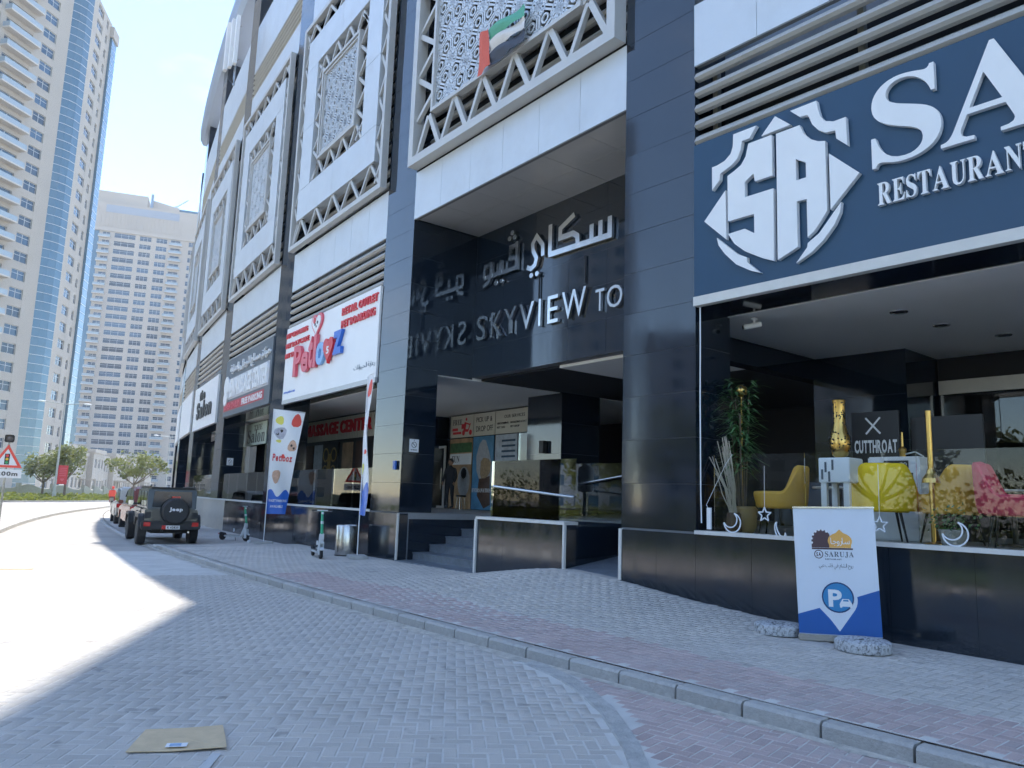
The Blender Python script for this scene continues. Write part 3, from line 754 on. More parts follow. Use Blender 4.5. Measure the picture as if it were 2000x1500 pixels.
def back_slats(k, x0=.1, n=22, z0=10.2, dz=.385, me=None):
    bank = obj('louvre_bank', G().box(.0, 7.5, .80, .84, ZS0, 18.6), m_dark, bld, FR[k])
    for i in range(n): obj('slat', me or sl_me, None, bank, FR[k] @ Matrix.Translation((x0, 0, z0 + i * dz)))
for k in range(2, 7):
    fr = obj('screen', frame_me, None, bld, FR[k])
    for nm, me in (('lattice_frame', lf_me), ('lattice', lat_c)): obj(nm, me, None, fr, FR[k])
    if k < 4:
        for me in tr_me: obj('truss_bar', me, None, fr, FR[k])
    else: obj('truss_bars', far_tr, None, fr, FR[k])['kind'] = 'stuff'
    for me in ring: obj('cladding_panel', me, None, fr, FR[k])
    back_slats(k)
# entrance bay: larger lattice straight inside the truss border
g = G(); rect_bars(g, .04, 7.46, ZS0, ZS1, .21, -.32, -.02); rect_bars(g, 1.0, 6.5, 11.2, 17.4, .09, -.30, -.12)
fr = obj('screen', g, m_alubar, bld, FR[1])
g = []; truss(g, .25, 7.25, ZS0 + .21, 11.2, 6, w=.1); truss(g, .25, 1.0, 11.2, 17.4, 5, False, w=.1); truss(g, 6.5, 7.25, 11.2, 17.4, 5, False, w=.1); truss(g, .25, 7.25, 17.4, ZS1 - .21, 6, w=.1)
for b_ in g: obj('truss_bar', b_, m_alubar, fr, FR[1])
obj('lattice', lattice(1.08, 6.42, 11.28, 17.32, -.2, a=.78, w=.036), m_alu, fr, FR[1])
back_slats(1)
# canopy over the open roof terrace of the far bays
g = G(); n = 22; vs = []
prof = [(.9, 26.3), (-.22, 26.4), (-.42, 26.75), (-.48, 27.4), (-.35, 28.4), (.9, 28.5)]
for i in range(n + 1):
    s = 13.0 + 35.5 * i / n  # out-of-view near end across the tower added for its shadow on the road
    for d, z in prof:
        p = AP(s, -d); vs.append((p.x, p.y, z))
m_ = len(prof)
g.add(vs, [(m_*i + j, m_*i + (j+1) % m_, m_*(i+1) + (j+1) % m_, m_*(i+1) + j) for i in range(n) for j in range(m_)] + [tuple(range(m_)), tuple(range(m_*n + m_ - 1, m_*n - 1, -1))])
fixn(obj('canopy', g, mat('grey_canopy_metal', (.30, .34, .41), .45, metal=.2, var=.06, vs=.5), bld, Matrix.Identity(4)))
# glass balustrades
def balustrade(k, x0, x1, z0, z1, y=.10, w=1.45):
    n = max(1, round((x1 - x0) / w)); ww = (x1 - x0) / n; first = None
    for i in range(n):
        gg = G().box(x0 + i*ww + .006, x0 + (i+1)*ww - .006, y, y + .012, z0, z1)
        if first is None: first = obj('balustrade', gg, m_glass, bld, FR[k])
        else: obj('glass_pane', gg, m_glass, first, FR[k])
    return first
balustrade(0, .25, XA, ZP + .05, 2.47); balustrade(2, .1, 7.4, ZP + .05, 2.42); balustrade(3, -.2, 7.4, ZP + .05, 2.40); balustrade(4, 0, 7.4, ZP + .05, 2.4)
b1 = balustrade(1, 3.34, 6.0, ZP + .05, 2.50, y=.3, w=2.7)
obj('handrail', G().tube((3.54, .22, 1.97), (6.05, .22, 1.78), .026), m_bsteel, b1, FR[1])
for x, z in ((3.75, 1.955), (5.8, 1.80)): obj('bracket', G().tube((x, .22, z), (x, .33, z - .02), .014), m_bsteel, b1, FR[1])
b2 = balustrade(1, 4.5, 7.45, ZP + .02, 2.50, y=1.66, w=1.48)
obj('handrail', G().tube((4.7, 1.58, 2.07), (7.4, 1.58, 2.42), .026), m_bsteel, b2, FR[1])
# shop fronts in the arcade
m_shopwall = mat('shopfront_dark', (0.02, 0.022, 0.026), 0.3)
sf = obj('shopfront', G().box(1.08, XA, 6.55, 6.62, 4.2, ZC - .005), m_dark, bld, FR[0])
obj('head_frame', G().box(1.10, XA, 6.46, 6.55, 4.05, 4.32), m_coping, sf, FR[0])
for i in range(5):
    x = 1.15 + i * 1.5
    obj('glass_pane', G().box(x + .03, x + 1.47, 6.52, 6.535, ZF, 4.05), m_shop, sf, FR[0]); obj('mullion', G().box(x - .025, x + .025, 6.48, 6.56, ZF, 4.05), m_bsteel, sf, FR[0])

# ================================================================== SIGNS ON THE BUILDING
# ---- restaurant sign (nearest bay)
sg = thing('restaurant_sign', 'large navy restaurant sign with white crest and raised serif letters', 'sign', FR[0])
obj('panel', G().box(.02, XA, -.06, .02, 4.95, 7.48), m_navy, sg)
obj('bottom_trim', G().box(.02, XA, -.09, .03, 4.80, 4.945), m_coping, sg)
EMB = dict(
 a=[(0.42, 6.96), (0.51, 6.96), (0.65, 6.99), (0.76, 7.07), (0.8, 7.18), (0.81, 7.37), (1.21, 7.37), (1.09, 7.21), (0.96, 7.21), (0.93, 7.07), (0.87, 6.95), (0.77, 6.88), (0.57, 6.81), (0.56, 6.71), (0.42, 6.58)],
 b=[(1.29, 7.17), (1.52, 7.4), (1.76, 7.18)],
 c=[(1.76, 7.39), (2.16, 7.39), (2.18, 7.26), (2.21, 7.14), (2.28, 7.04), (2.4, 6.99), (2.57, 6.99), (2.58, 6.58), (2.43, 6.73), (2.42, 6.85), (2.28, 6.87), (2.18, 6.94), (2.09, 7.06), (2.05, 7.17), (2.02, 7.23), (1.91, 7.24)],
 d=[(0.7, 6.73), (0.81, 6.77), (0.94, 6.83), (1.02, 6.94), (1.07, 7.13), (1.46, 7.13), (1.46, 6.5), (1.17, 6.5), (1.15, 6.63), (1.0, 6.54), (1.0, 6.30), (1.47, 6.3), (1.46, 5.21), (1.26, 5.3), (0.99, 5.46), (0.81, 5.62), (0.7, 5.8), (0.99, 5.81), (1.15, 5.7), (1.15, 6.0), (0.7, 6.0)],
 f=[(0.27, 6.11), (0.66, 6.51), (0.67, 5.72)], h=[(2.32, 6.55), (2.73, 6.14), (2.32, 5.74)],
 i=[(0.5, 5.79), (0.7, 5.6), (0.86, 5.45), (1.02, 5.36), (1.02, 5.29), (1.12, 5.19), (1.24, 5.08), (1.07, 5.15), (0.84, 5.29), (0.64, 5.5), (0.53, 5.66)],
 j=[(1.8, 5.1), (1.97, 5.29), (1.98, 5.35), (2.15, 5.45), (2.3, 5.62), (2.47, 5.81), (2.45, 5.67), (2.37, 5.52), (2.21, 5.34), (2.04, 5.21)])
for p in EMB.values(): obj('crest_piece', G().prism(p, -.14, -.065), m_white, sg)
g = G()
A_o = [(1.53, 7.12), (1.9, 7.12), (1.96, 6.97), (2.06, 6.85), (2.17, 6.78), (2.27, 6.75), (2.27, 5.74), (2.19, 5.63), (2.08, 5.5), (1.98, 5.43), (1.98, 5.99), (1.83, 6.0), (1.83, 5.33), (1.52, 5.21)]
for p in ([(1.53, 7.12), (1.9, 7.12), (1.96, 6.97), (2.06, 6.85), (2.17, 6.78), (2.27, 6.75), (2.27, 6.50), (1.98, 6.53), (1.83, 6.63), (1.53, 6.70)],
          [(1.53, 6.70), (1.83, 6.63), (1.83, 6.31), (1.83, 6.0), (1.83, 5.33), (1.52, 5.21)],
          [(1.98, 6.53), (2.27, 6.50), (2.27, 5.74), (2.19, 5.63), (2.08, 5.5), (1.98, 5.43), (1.98, 5.99), (1.98, 6.31)],
          [(1.83, 6.31), (1.98, 6.31), (1.98, 5.99), (1.83, 6.0)]): g.prism(p, -.14, -.065)
obj('crest_piece', g, m_white, sg)
def letters(s, spans, z0, z1, y, thick, style, material, parent, name='letter'):
    for c, (a, b) in zip(s, spans): obj(name, txt(c, a, b, z0, z1, y, thick, style), material, parent)
letters('SARUJA', [(2.90, 3.76), (3.74, 4.98), (5.08, 6.2), (6.25, 7.3), (7.35, 8.0), (8.0, 9.2)], 6.13, 7.30, -.14, .075, 'serif', m_white, sg)
x = 2.95
for c, wd in zip('RESTAURANT', (.17, .15, .125, .15, .19, .17, .17, .19, .17, .15)):
    obj('letter', txt(c, x, x + wd, 5.62, 5.92, -.13, .065, 'serif'), m_white, sg); x += wd + .018
# ---- the building's name in mirror steel over the entrance
nm = thing('building_name_sign', 'mirror steel SKYVIEW TOWER lettering in English and Arabic over the entrance', 'sign', FR[1])
for c, a, b in (('S', .25, .66), ('K', .88, 1.36), ('Y', 1.44, 1.94), ('V', 2.07, 2.63), ('I', 2.81, 2.885), ('E', 3.14, 3.51), ('W', 3.65, 4.45)):
    obj('letter', txt(c, a, b, 5.80, 6.46, 1.90, .07), m_steel, nm)
for c, a, b in (('T', 4.76, 5.03), ('O', 5.11, 5.57), ('W', 5.70, 6.32), ('E', 6.52, 6.80), ('R', 6.92, 7.22)):
    obj('letter', txt(c, a, b, 5.81, 6.30, 1.90, .07), m_steel, nm)
AR = [(.13, [(5.23, 7.45), (3.12, 7.49)], [(3.17, 8.23), (3.17, 7.49)], [(5.17, 7.88), (5.17, 7.45)], [(4.88, 7.86), (4.88, 7.47)], [(4.60, 7.85), (4.60, 7.48)], [(4.02, 8.24), (3.54, 8.03), (3.54, 7.80), (3.98, 7.80), (4.13, 7.70), (4.15, 7.49)]),
      (.12, [(2.91, 7.52), (2.90, 7.79), (2.66, 8.07), (2.51, 7.91), (2.54, 7.72), (2.67, 7.52), (2.62, 7.36), (2.47, 7.29), (2.31, 7.36)]),
      (.11, [(1.87, 8.14), (1.87, 7.46), (.5, 7.46)], [(1.86, 8.05), (1.61, 8.05), (1.6, 7.75), (1.86, 7.72)], [(1.21, 7.80), (1.21, 7.46)], [(.80, 7.80), (.52, 7.77), (.50, 7.46)], [(.80, 7.84), (.81, 7.47), (.70, 7.31), (.46, 7.24)]),
      (.12, [(7.1, 7.46), (6.3, 7.46), (6.3, 8.1)], [(6.05, 7.3), (5.82, 7.46), (5.78, 7.72), (5.95, 7.82), (6.06, 7.66), (6.02, 7.36), (5.85, 7.2)])]
for w, *strokes in AR:
    g = G()
    for i, s_ in enumerate(strokes): g.ribbon(s_, w, 1.90 - .001 * i, 1.97)
    obj('arabic_letters', g, m_steel, nm)
for x, z in ((1.66, 8.42), (1.55, 8.29), (1.76, 8.28), (1.04, 7.24), (1.27, 7.24), (2.48, 7.12), (2.70, 7.12)):
    obj('dot', G().lathe([(.062, 0), (.07, .01), (.07, .07)], (x, 1.90, z), 14, 'y'), m_steel, nm)
for x, z0, z1 in ((2.72, 6.5, 7.05), (4.33, 6.55, 7.2)): obj('support_rod', G().box(x, x + .03, 1.95, 1.98, z0, z1), m_black, nm)
# ---- pet shop sign
ps = thing('pet_shop_sign', 'white pet shop sign with red and blue bubble letters and raised red lettering', 'sign', FR[2])
obj('panel', G().box(.05, 7.47, -.09, .02, 4.80, 7.30), m_whitevinyl, ps)
obj('bottom_trim', G().box(.05, 7.47, -.10, .015, 4.66, 4.795), m_soff, ps)
Y0 = -.20
obj('letter', txt('P', 1.20, 1.92, 5.48, 6.50, Y0, .10, 'bold'), m_pink, ps)
obj('letter', txt('e', 1.96, 2.58, 5.52, 6.20, Y0 - .01, .10, 'bold'), m_pink, ps)
obj('letter', txt('t', 2.54, 2.94, 5.60, 6.62, Y0, .10, 'bold'), m_pink, ps)
obj('letter', txt('l', 3.02, 3.24, 5.58, 6.62, Y0 - .01, .10, 'bold'), m_pink, ps)
obj('letter', txt('o', 3.22, 3.88, 5.60, 6.32, Y0, .10, 'bold'), m_sky, ps)
def heart(cx, cz, r, hz=1.0):
    pts = []
    for i in range(28):
        t = 2 * math.pi * i / 28
        pts.append((cx + r * 16 * math.sin(t)**3 / 16, cz + hz * r * (13*math.cos(t) - 5*math.cos(2*t) - 2*math.cos(3*t) - math.cos(4*t)) / 16))
    return pts
obj('letter', G().prism(heart(4.24, 6.02, .38, 1.15), Y0 - .02, Y0 + .08), m_red, ps)
obj('bone_print', txt('5', 4.14, 4.34, 5.85, 6.08, Y0 - .024, .003, 'bold'), m_white, ps)
obj('letter', txt('z', 4.58, 5.22, 5.76, 6.46, Y0, .10, 'bold'), m_blue, ps)
ht = G().prism(heart(3.0, 7.0, .46, .95), -.15, -.092); obj('heart_emblem', ht, m_pink, ps)
obj('heart_emblem', G().prism(heart(3.0, 6.99, .36, .95), -.17, -.151), m_whitevinyl, ps)
g = G().lathe([(.10, 0), (.10, .02)], (2.84, 7.08, 0), 12); 
for cx, cz, r, mm in ((2.86, 7.12, .11, m_red), (2.92, 6.98, .05, m_black), (3.12, 7.02, .05, m_black), (3.03, 6.90, .035, m_black)):
    obj('emblem_spot', G().lathe([(r, 0), (r, .008)], (cx, -.18, cz), 14, 'y'), mm, ps)
for s_, a, b, z0, z1 in (('PET GROOMING', .12, 2.12, 6.93, 7.10), ('PET DAYCARE', .12, 2.30, 6.58, 6.75), ('PET SPA', .12, 1.18, 6.23, 6.40), ('RETAIL OUTLET', 4.95, 7.38, 6.90, 7.13), ('PET BOARDING', 4.95, 7.25, 6.52, 6.75)):
    obj('lettering', txt(s_, a, b, z0, z1, -.135, .044, 'bold'), m_red, ps)
obj('lettering', txt('www.petlooz.com', .15, 1.25, 4.98, 5.10, -.096, .005, 'bold'), m_blue, ps)
obj('lettering', txt(arabic('رعاية الحيوانات'), 6.0, 7.4, 5.10, 5.28, -.096, .005), m_navy, ps)
# ---- massage centre sign, grey, with pale raised letters
ms = thing('massage_sign', 'grey sign with raised white Arabic and English letters and a red strip', 'sign', FR[3])
obj('panel', G().box(.05, 7.47, -.09, .02, 4.85, 7.33), m_grey, ms)
obj('lettering', txt(arabic('مركز مساج للرجال والعناية'), 1.1, 7.3, 6.55, 7.05, -.17, .078), m_white, ms)
obj('lettering', txt('MEN MASSAGE CENTER', .95, 7.2, 5.62, 6.42, -.16, .065, 'bold'), m_white, ms)
obj('letter_backing', G().box(.9, 7.25, -.105, -.091, 5.56, 6.47), mat('pale_backing', (.50, .50, .53), .4), ms)
obj('red_strip', G().box(.15, 6.7, -.10, -.091, 5.08, 5.46), mat('dark_red_panel', (.42, .02, .04), .4), ms)
obj('lettering', txt('FREE PARKING', 3.4, 6.5, 5.14, 5.40, -.112, .01, 'bold'), m_white, ms); obj('lettering', txt('OPEN DAILY', .3, 3.0, 5.14, 5.40, -.112, .01, 'bold'), m_pink, ms)
obj('round_logo', G().lathe([(.42, 0), (.42, .05)], (.55, -.15, 6.2), 20, 'y'), m_whitevinyl, ms); obj('round_logo', G().lathe([(.33, 0), (.33, .05)], (.50, -.152, 5.65), 18, 'y'), m_whitevinyl, ms)
# ---- salon sign
ss = thing('salon_sign', 'white salon sign with thick black script lettering', 'sign', FR[4])
obj('panel', G().box(.2, 7.45, -.12, .02, 4.75, 7.0), m_whitevinyl, ss)
obj('lettering', txt('the', 2.2, 3.9, 6.20, 6.72, -.17, .045, 'bold'), m_black, ss); obj('lettering', txt('Salon', 1.5, 6.2, 5.25, 6.15, -.17, .045, 'bold'), m_black, ss)
for k, lab in ((5, 'plain white shop sign beyond the salon sign'), (6, 'farthest white shop sign on the curved frontage')):
    o = obj('shop_sign', G().box(.2, 7.4, -.08, .02, 4.85, 7.2), m_whitevinyl, None, FR[k], bevel=.01); tag(o, lab, 'sign')
# ---- arcade shops seen between the pillars
m_panelcream = mat('cream_panel', (.62, .60, .52), .5)
ws = thing('pet_service_panels', 'three cream panels reading FREE PICK UP and DROP OFF and OUR SERVICES', 'sign', FR[2])
PY = 6.2
for a, b in ((.82, 2.42), (2.46, 3.83), (3.87, 5.75)): obj('panel', G().box(a, b, PY, PY + .04, 3.93, 4.74), m_panelcream, ws)
obj('lettering', txt('FREE', .98, 1.62, 4.40, 4.60, PY - .004, .004, 'serif'), m_black, ws)
g = G().lathe([(.10, 0), (.10, .004)], (1.76, PY - .004, 4.09), 12, 'y').lathe([(.10, 0), (.10, .004)], (2.24, PY - .004, 4.09), 12, 'y')
for p_, w_ in (([(1.74, 4.18), (2.08, 4.16)], .10), ([(2.08, 4.16), (2.22, 4.42)], .05), ([(1.82, 4.22), (1.88, 4.48)], .14), ([(1.90, 4.44), (2.18, 4.38)], .05)): g.ribbon(p_, w_, PY - .004, PY)
g.box(1.60, 1.78, PY - .004, PY, 4.24, 4.42); g.lathe([(.06, 0), (.06, .004)], (1.93, PY - .004, 4.58), 10, 'y')
obj('scooter_print', g, m_red, ws); obj('red_blocks', G().box(.95, 1.35, PY - .004, PY, 4.18, 4.28).box(1.0, 1.6, PY - .004, PY, 4.05, 4.14), m_red, ws)
obj('lettering', txt('PICK UP &', 2.62, 3.66, 4.42, 4.60, PY - .004, .004), m_black, ws); obj('lettering', txt('DROP OFF', 2.62, 3.72, 4.08, 4.28, PY - .004, .004), m_black, ws)
obj('lettering', txt('OUR SERVICES', 4.4, 5.6, 4.46, 4.57, PY - .004, .004), m_black, ws)
for s_, a, b, z in (('GROOMING', 3.98, 4.65, 4.26), ('BOARDING & DAY', 4.78, 5.7, 4.26), ('PET TAXI', 3.98, 4.45, 4.12), ('PET SHOP', 4.78, 5.3, 4.12)):
    obj('lettering', txt(s_, a, b, z, z + .07, PY - .004, .004, 'bold'), m_black, ws)
# shopfront under the panels with printed posters
pf = thing('poster_storefront', 'pet shop window with printed posters under the cream panels', 'shopfront', FR[2])
obj('frame', G().box(.75, 5.8, PY + .06, PY + .12, ZF, 4.78), m_dark, pf)
m_post1 = mat('orange_poster_print', (.42, .27, .15), .4, var=.5, vs=2.2); m_post2 = mat('blue_poster_print', (.10, .27, .45), .4, var=.4, vs=1.6); m_post3 = mat('pale_price_poster', (.45, .50, .56), .4, var=.3, vs=4)
obj('poster', G().box(.84, 2.40, PY, PY + .03, ZF + .02, 3.88), m_post1, pf); obj('poster', G().box(2.47, 3.80, PY, PY + .03, ZF + .02, 3.90), m_post2, pf); obj('poster', G().box(3.90, 5.2, PY, PY + .03, 2.3, 3.90), m_post3, pf)
m_dogw = mat('grey_fur_print', (.40, .41, .43), .5, var=.2, vs=9); m_dogb = mat('brown_fur_print', (.10, .055, .035), .5, var=.4, vs=9); m_dogt = mat('tan_fur_print', (.36, .25, .14), .5, var=.5, vs=14)
obj('poster_print', G().prism([(2.75, 2.7), (2.72, 3.2), (2.9, 3.62), (3.1, 3.78), (3.3, 3.74), (3.55, 3.3), (3.72, 2.9), (3.7, 2.2), (3.05, 2.2)], PY - .004, PY), m_dogw, pf)
obj('poster_print', G().prism([(3.0, 2.55), (3.02, 3.0), (3.2, 3.14), (3.5, 3.1), (3.68, 2.95), (3.62, 2.6), (3.4, 2.4), (3.1, 2.4)], PY - .008, PY - .004), m_dogt, pf)
obj('poster_print', G().prism([(2.85, 1.8), (2.95, 2.4), (3.3, 2.42), (3.62, 2.5), (3.7, 1.5), (3.3, 1.36)], PY - .008, PY - .004), m_dogb, pf)
obj('lettering', txt('HYDRANATION', 2.5, 3.75, 1.92, 2.06, PY - .012, .004, 'serif'), m_white, pf); obj('lettering', txt('FUN', 1.0, 1.55, 3.0, 3.24, PY - .004, .004, 'serif'), m_black, pf)
obj('poster_band', G().box(.86, 2.38, PY - .003, PY, 2.92, 3.32), m_white, pf)
obj('poster_print', G().box(.86, 2.38, PY - .003, PY, 3.36, 3.72), mat('green_print', (.06, .14, .06), .5, var=.5, vs=6), pf)
obj('poster_print', G().ball((1.9, PY, 2.3), .42, 14, 8, (1, .02, 1.3)), m_dogw, pf); obj('poster_print', G().ball((1.9, PY - .008, 2.6), .2, 12, 6, (1, .02, 1)), m_black, pf)
for i in range(6): obj('print_line', G().box(4.3, 5.1, PY - .004, PY, 2.75 + i*.18, 2.82 + i*.18), m_navy, pf)
obj('glass_pane', G().box(5.25, 5.75, PY + .02, PY + .035, ZF, 3.9), m_shop, pf)
# door at the left end of the pet shop
dr = thing('shop_door', 'pale framed glass door with red stickers beside the pet posters', 'door', FR[2] @ T(-.5, 6.1, ZF))
g = G(); rect_bars(g, 0, 1.15, 0, 2.35, .09, 0, .05); obj('frame', g, m_coping, dr); obj('glass_pane', G().box(.09, 1.06, .02, .03, .09, 2.26), m_shop, dr)
obj('sticker', G().box(.25, .55, .010, .017, 1.45, 1.85), m_red, dr); obj('sticker', G().box(.25, .5, .010, .017, .75, 1.05), m_red, dr); obj('handle', G().tube((.98, -.04, .7), (.98, -.04, 1.5), .016), m_bsteel, dr)
# massage centre frontage behind the glass railing
mc = thing('massage_centre_front', 'striped MASSAGE CENTER frontage with gilded double door', 'shopfront', FR[2])
MY = 3.3
obj('wall', G().box(-7.2, .6, MY + .06, MY + .14, ZF, ZC), m_shopwall, mc)
for i in range(46): obj('stripe', G().box(-6.7 + i*.152, -6.7 + i*.152 + .085, MY + .0, MY + .06, 3.85, 4.72), m_panelcream, mc)
obj('lettering', txt('MASSAGE CENTER', -6.6, .1, 4.08, 4.58, MY - .06, .055, 'bold'), m_red, mc)
m_gilt = mat('gilded_door', (.42, .30, .10), .35, metal=.5)
for sgn in (0, 1):
    x = -4.6 + sgn * .82
    d_ = obj('door_leaf', G().box(x, x + .8, MY, MY + .05, ZF, 3.75), m_black, mc)
    for z in (1.9, 2.55, 3.25): obj('door_roundel', G().lathe([(.26, 0), (.30, .02), (.26, .04), (.22, .02), (.26, 0)], (x + .4, MY - .03, z), 18, 'y'), m_gilt, d_)
    obj('handle', G().box(x + (.70 if sgn == 0 else .04), x + (.76 if sgn == 0 else .10), MY - .05, MY, 1.5, 3.3), m_gilt, d_)
for x, mm in ((-6.7, m_dogb), (-5.6, m_post3), (-2.6, m_post1), (-1.3, m_dogb)): obj('poster', G().box(x, x + .95, MY + .02, MY + .06, ZF + .2, 3.7), mm, mc)
sp = thing('salon_signboard', 'pale green panel reading THE Salon hung behind the glass railing', 'sign', FR[3])
obj('panel', G().box(-1.4, 2.4, 1.25, 1.29, 3.72, 4.70), mat('pale_green_panel', (.42, .50, .45), .4), sp)
obj('lettering', txt('THE', .3, 1.7, 4.36, 4.60, 1.246, .004, 'serif'), m_black, sp); obj('lettering', txt('Salon', -.7, 2.2, 3.82, 4.42, 1.246, .004, 'serif'), m_black, sp)
for k in range(3, 7):
    o = obj('arcade_glazing', G().box(-1.4, 7.4, 1.4, 1.44, ZF, ZC - .01), m_shop, bld, FR[k])
# ---- small notices
def notice(k, x, y, z, lab):
    t_ = thing('no_smoking_notice', lab, 'notice', FR[k] @ T(x, y, z, R_(90)))
    obj('sheet', G().box(-.135, .135, -.006, -.001, -.16, .16), m_whitevinyl, t_)
    obj('ring_print', G().lathe([(.062, -.003), (.075, -.003), (.075, 0), (.062, 0), (.062, -.003)], (0, -.006, .02), 20, 'y'), m_black, t_)
    obj('bar_print', G().ribbon([(-.05, .07), (.05, -.03)], .014, -.0095, -.006), m_black, t_); obj('lettering', txt('NO SMOKING', -.09, .09, -.12, -.09, -.008, .002, 'bold'), m_black, t_)
    obj('pin', G().ball((0, -.008, .135), .012, 8, 4), m_black, t_)
notice(1, .002, .325, 2.95, 'white no smoking sheet on the dark pillar beside the entrance stair')
notice(3, .002, .40, 2.95, 'white no smoking sheet on the pillar near the salon panel')
o = obj('blue_tag', G().box(-.06, .06, -.05, -.004, -.11, .11), m_blue, None, FR[1] @ T(-.25, -.02, 2.45), bevel=.008); tag(o, 'small blue tag hung on the pillar by the pet shop railing', 'tag')
# ---- national flag tied to the lattice
fl = thing('national_flag', 'faded green white and black flag with red hoist tied to the lattice', 'flag', FR[1])
def cloth(P00, P10, P11, P01, mat_, parent, name, nu=10, nv=5, amp=.05):
    g = G(); vs = []
    for j in range(nv + 1):
        for i in range(nu + 1):
            u, v = i / nu, j / nv
            p = [(P00[c]*(1-u) + P10[c]*u)*(1-v) + (P01[c]*(1-u) + P11[c]*u)*v for c in range(3)]
            p[1] += amp * math.sin(u*7 + v*2.5) + amp * .5 * math.sin(v*6 + u*3); vs.append(p)
    g.add(vs, [(j*(nu+1)+i, j*(nu+1)+i+1, (j+1)*(nu+1)+i+1, (j+1)*(nu+1)+i) for j in range(nv) for i in range(nu)])
    return obj(name, g, mat_, parent, smooth=True)
A0, A1 = (3.66, -.42, 11.17), (3.56, -.42, 12.10); B0, B1 = (4.88, -.42, 11.21), (4.85, -.42, 12.06)
def lerp(a, b, t): return tuple(a[i] + (b[i] - a[i]) * t for i in range(3))
cloth((3.25, -.44, 11.08), (3.70, -.44, 11.20), (3.58, -.44, 12.12), (3.26, -.44, 12.14), mat('flag_red', (.62, .12, .08), .7), fl, 'hoist_band', 4, 8, .03)
for i, (nm_, c) in enumerate((('black_stripe', (.055, .065, .09)), ('white_stripe', (.62, .60, .58)), ('green_stripe', (.10, .36, .25)))):
    cloth(lerp(A0, A1, i/3), lerp(B0, B1, i/3), lerp(B0, B1, (i+1)/3), lerp(A0, A1, (i+1)/3), mat('flag_' + nm_, c, .7), fl, nm_, 12, 4, .045)
# ---- mobile antennas on the far roof canopy
an = thing('roof_antenna', 'white mobile phone antenna panels bracketed to the roof canopy', 'antenna', FR[3] @ T(-.6, -1.25, 21.2))
for i in range(3): obj('antenna_panel', G().box(i*.42, i*.42 + .28, -.1 + i*.12, .05 + i*.12, 0, 2.4), m_white, an)
obj('mast', G().tube((.5, .35, -.8), (.5, .35, 2.6), .05), m_bsteel, an)
for z in (.2, 1.9): obj('bracket', G().tube((.0, .1, z), (1.0, .4, z + .1), .03), m_bsteel, an)
for i in range(4): obj('cable', G().path([(.2 + .2*i, .2, 0), (.15 + .22*i, .15, -.35), (.5, .35, -.75)], .018), m_black, an)
# ---- camera and downlights under the restaurant ceiling
cc = thing('security_camera', 'small white security camera under the restaurant beam', 'camera', FR[0] @ T(.35, 1.1, ZC - .02))
obj('mount', G().lathe([(.05, 0), (.05, -.03), (.02, -.05), (.02, -.12)], n=12), m_white, cc); obj('body', G().tube((-.10, -.16, -.17), (.10, .04, -.11), .045, .045, 12), m_white, cc); obj('lens', G().tube((-.103, -.163, -.171), (-.11, -.17, -.173), .034, .034, 12), m_black, cc)
for (x, y), lab in zip(((2.15, 2.27), (2.27, 3.59), (2.74, 4.99), (4.6, 2.3)), ('nearest of the three recessed downlights over the yellow chairs', 'middle one of the three recessed downlights in the restaurant ceiling', 'recessed downlight nearest the dark shop window', 'recessed downlight over the crimson chairs')):
    d_ = thing('downlight', lab, 'downlight', FR[0] @ T(x, y, ZC)); obj('rim', G().lathe([(.10, -.001), (.11, -.012), (.13, -.012), (.135, -.001)], n=20), m_bsteel, d_); obj('lamp', G().lathe([(.0, -.002), (.10, -.004)], n=20), m_dark, d_)
ld = thing('hanging_cable', 'thin white cable hanging down the pillar beside the restaurant', 'cable', FR[0])
obj('cable', G().path([(.10, -.02, 4.78), (.11, -.03, 4.2), (.095, -.02, 3.4), (.105, -.03, 2.6), (.10, -.02, 1.9), (.12, -.03, 1.45)], .010), m_white, ld)

# ================================================================== STREET OBJECTS
# ---- roll-up parking banner with two tyre weights
bn = thing('parking_banner', 'blue and white restaurant parking banner standing on the pavement', 'banner', T(3.98, 9.40, pave_z(-2.4, .5) + .004, R_(-23)) @ Matrix.Rotation(R_(-1.8), 4, 'Y') @ Matrix.Rotation(R_(-2), 4, 'X'))
BW, BH = .91, 1.57
obj('base_tube', G().box(-BW/2 - .01, BW/2 + .01, -.05, .06, .012, .085), m_bsteel, bn, bevel=.012)
g = G(); m_bwhite = mat('banner_white', (.66, .70, .76), .45, var=.03); m_bblue = mat('banner_blue', (.012, .10, .36), .45, var=.05)
obj('sheet', G().box(-BW/2, BW/2, 0, .004, .085, BH), m_bwhite, bn)
obj('top_rail', G().box(-BW/2 - .005, BW/2 + .005, -.012, .016, BH, BH + .022), m_bsteel, bn)
obj('back_pole', G().tube((0, .03, .05), (0, .03, BH), .011), m_black, bn)
obj('blue_print', G().prism([(-BW/2, .09), (BW/2, .09), (BW/2, .62), (.20, .53), (0, .16), (-.21, .39), (-BW/2, .31)], -.0015, 0), m_bblue, bn)
def disc(x, z, r, y, n=28): return G().prism([(x + r*math.cos(2*math.pi*i/n), z + r*math.sin(2*math.pi*i/n)) for i in range(n)], y, y + .0012)
pin = [(.0, .13)] + [(.215*math.cos(t), .50 + .215*math.sin(t)) for t in [R_(-32 + i*(244/22)) for i in range(23)]]
obj('pin_print', G().prism(pin, -.003, -.0016), m_bwhite, bn)
obj('disc_print', disc(0, .52, .178, -.0045), mat('deep_blue_print', (.006, .04, .13), .4), bn); obj('disc_print', disc(0, .52, .162, -.006), mat('mid_blue_print', (.03, .22, .46), .4), bn)
obj('lettering', txt('P', -.105, .045, .41, .61, -.0075, .001, 'bold'), m_white, bn)
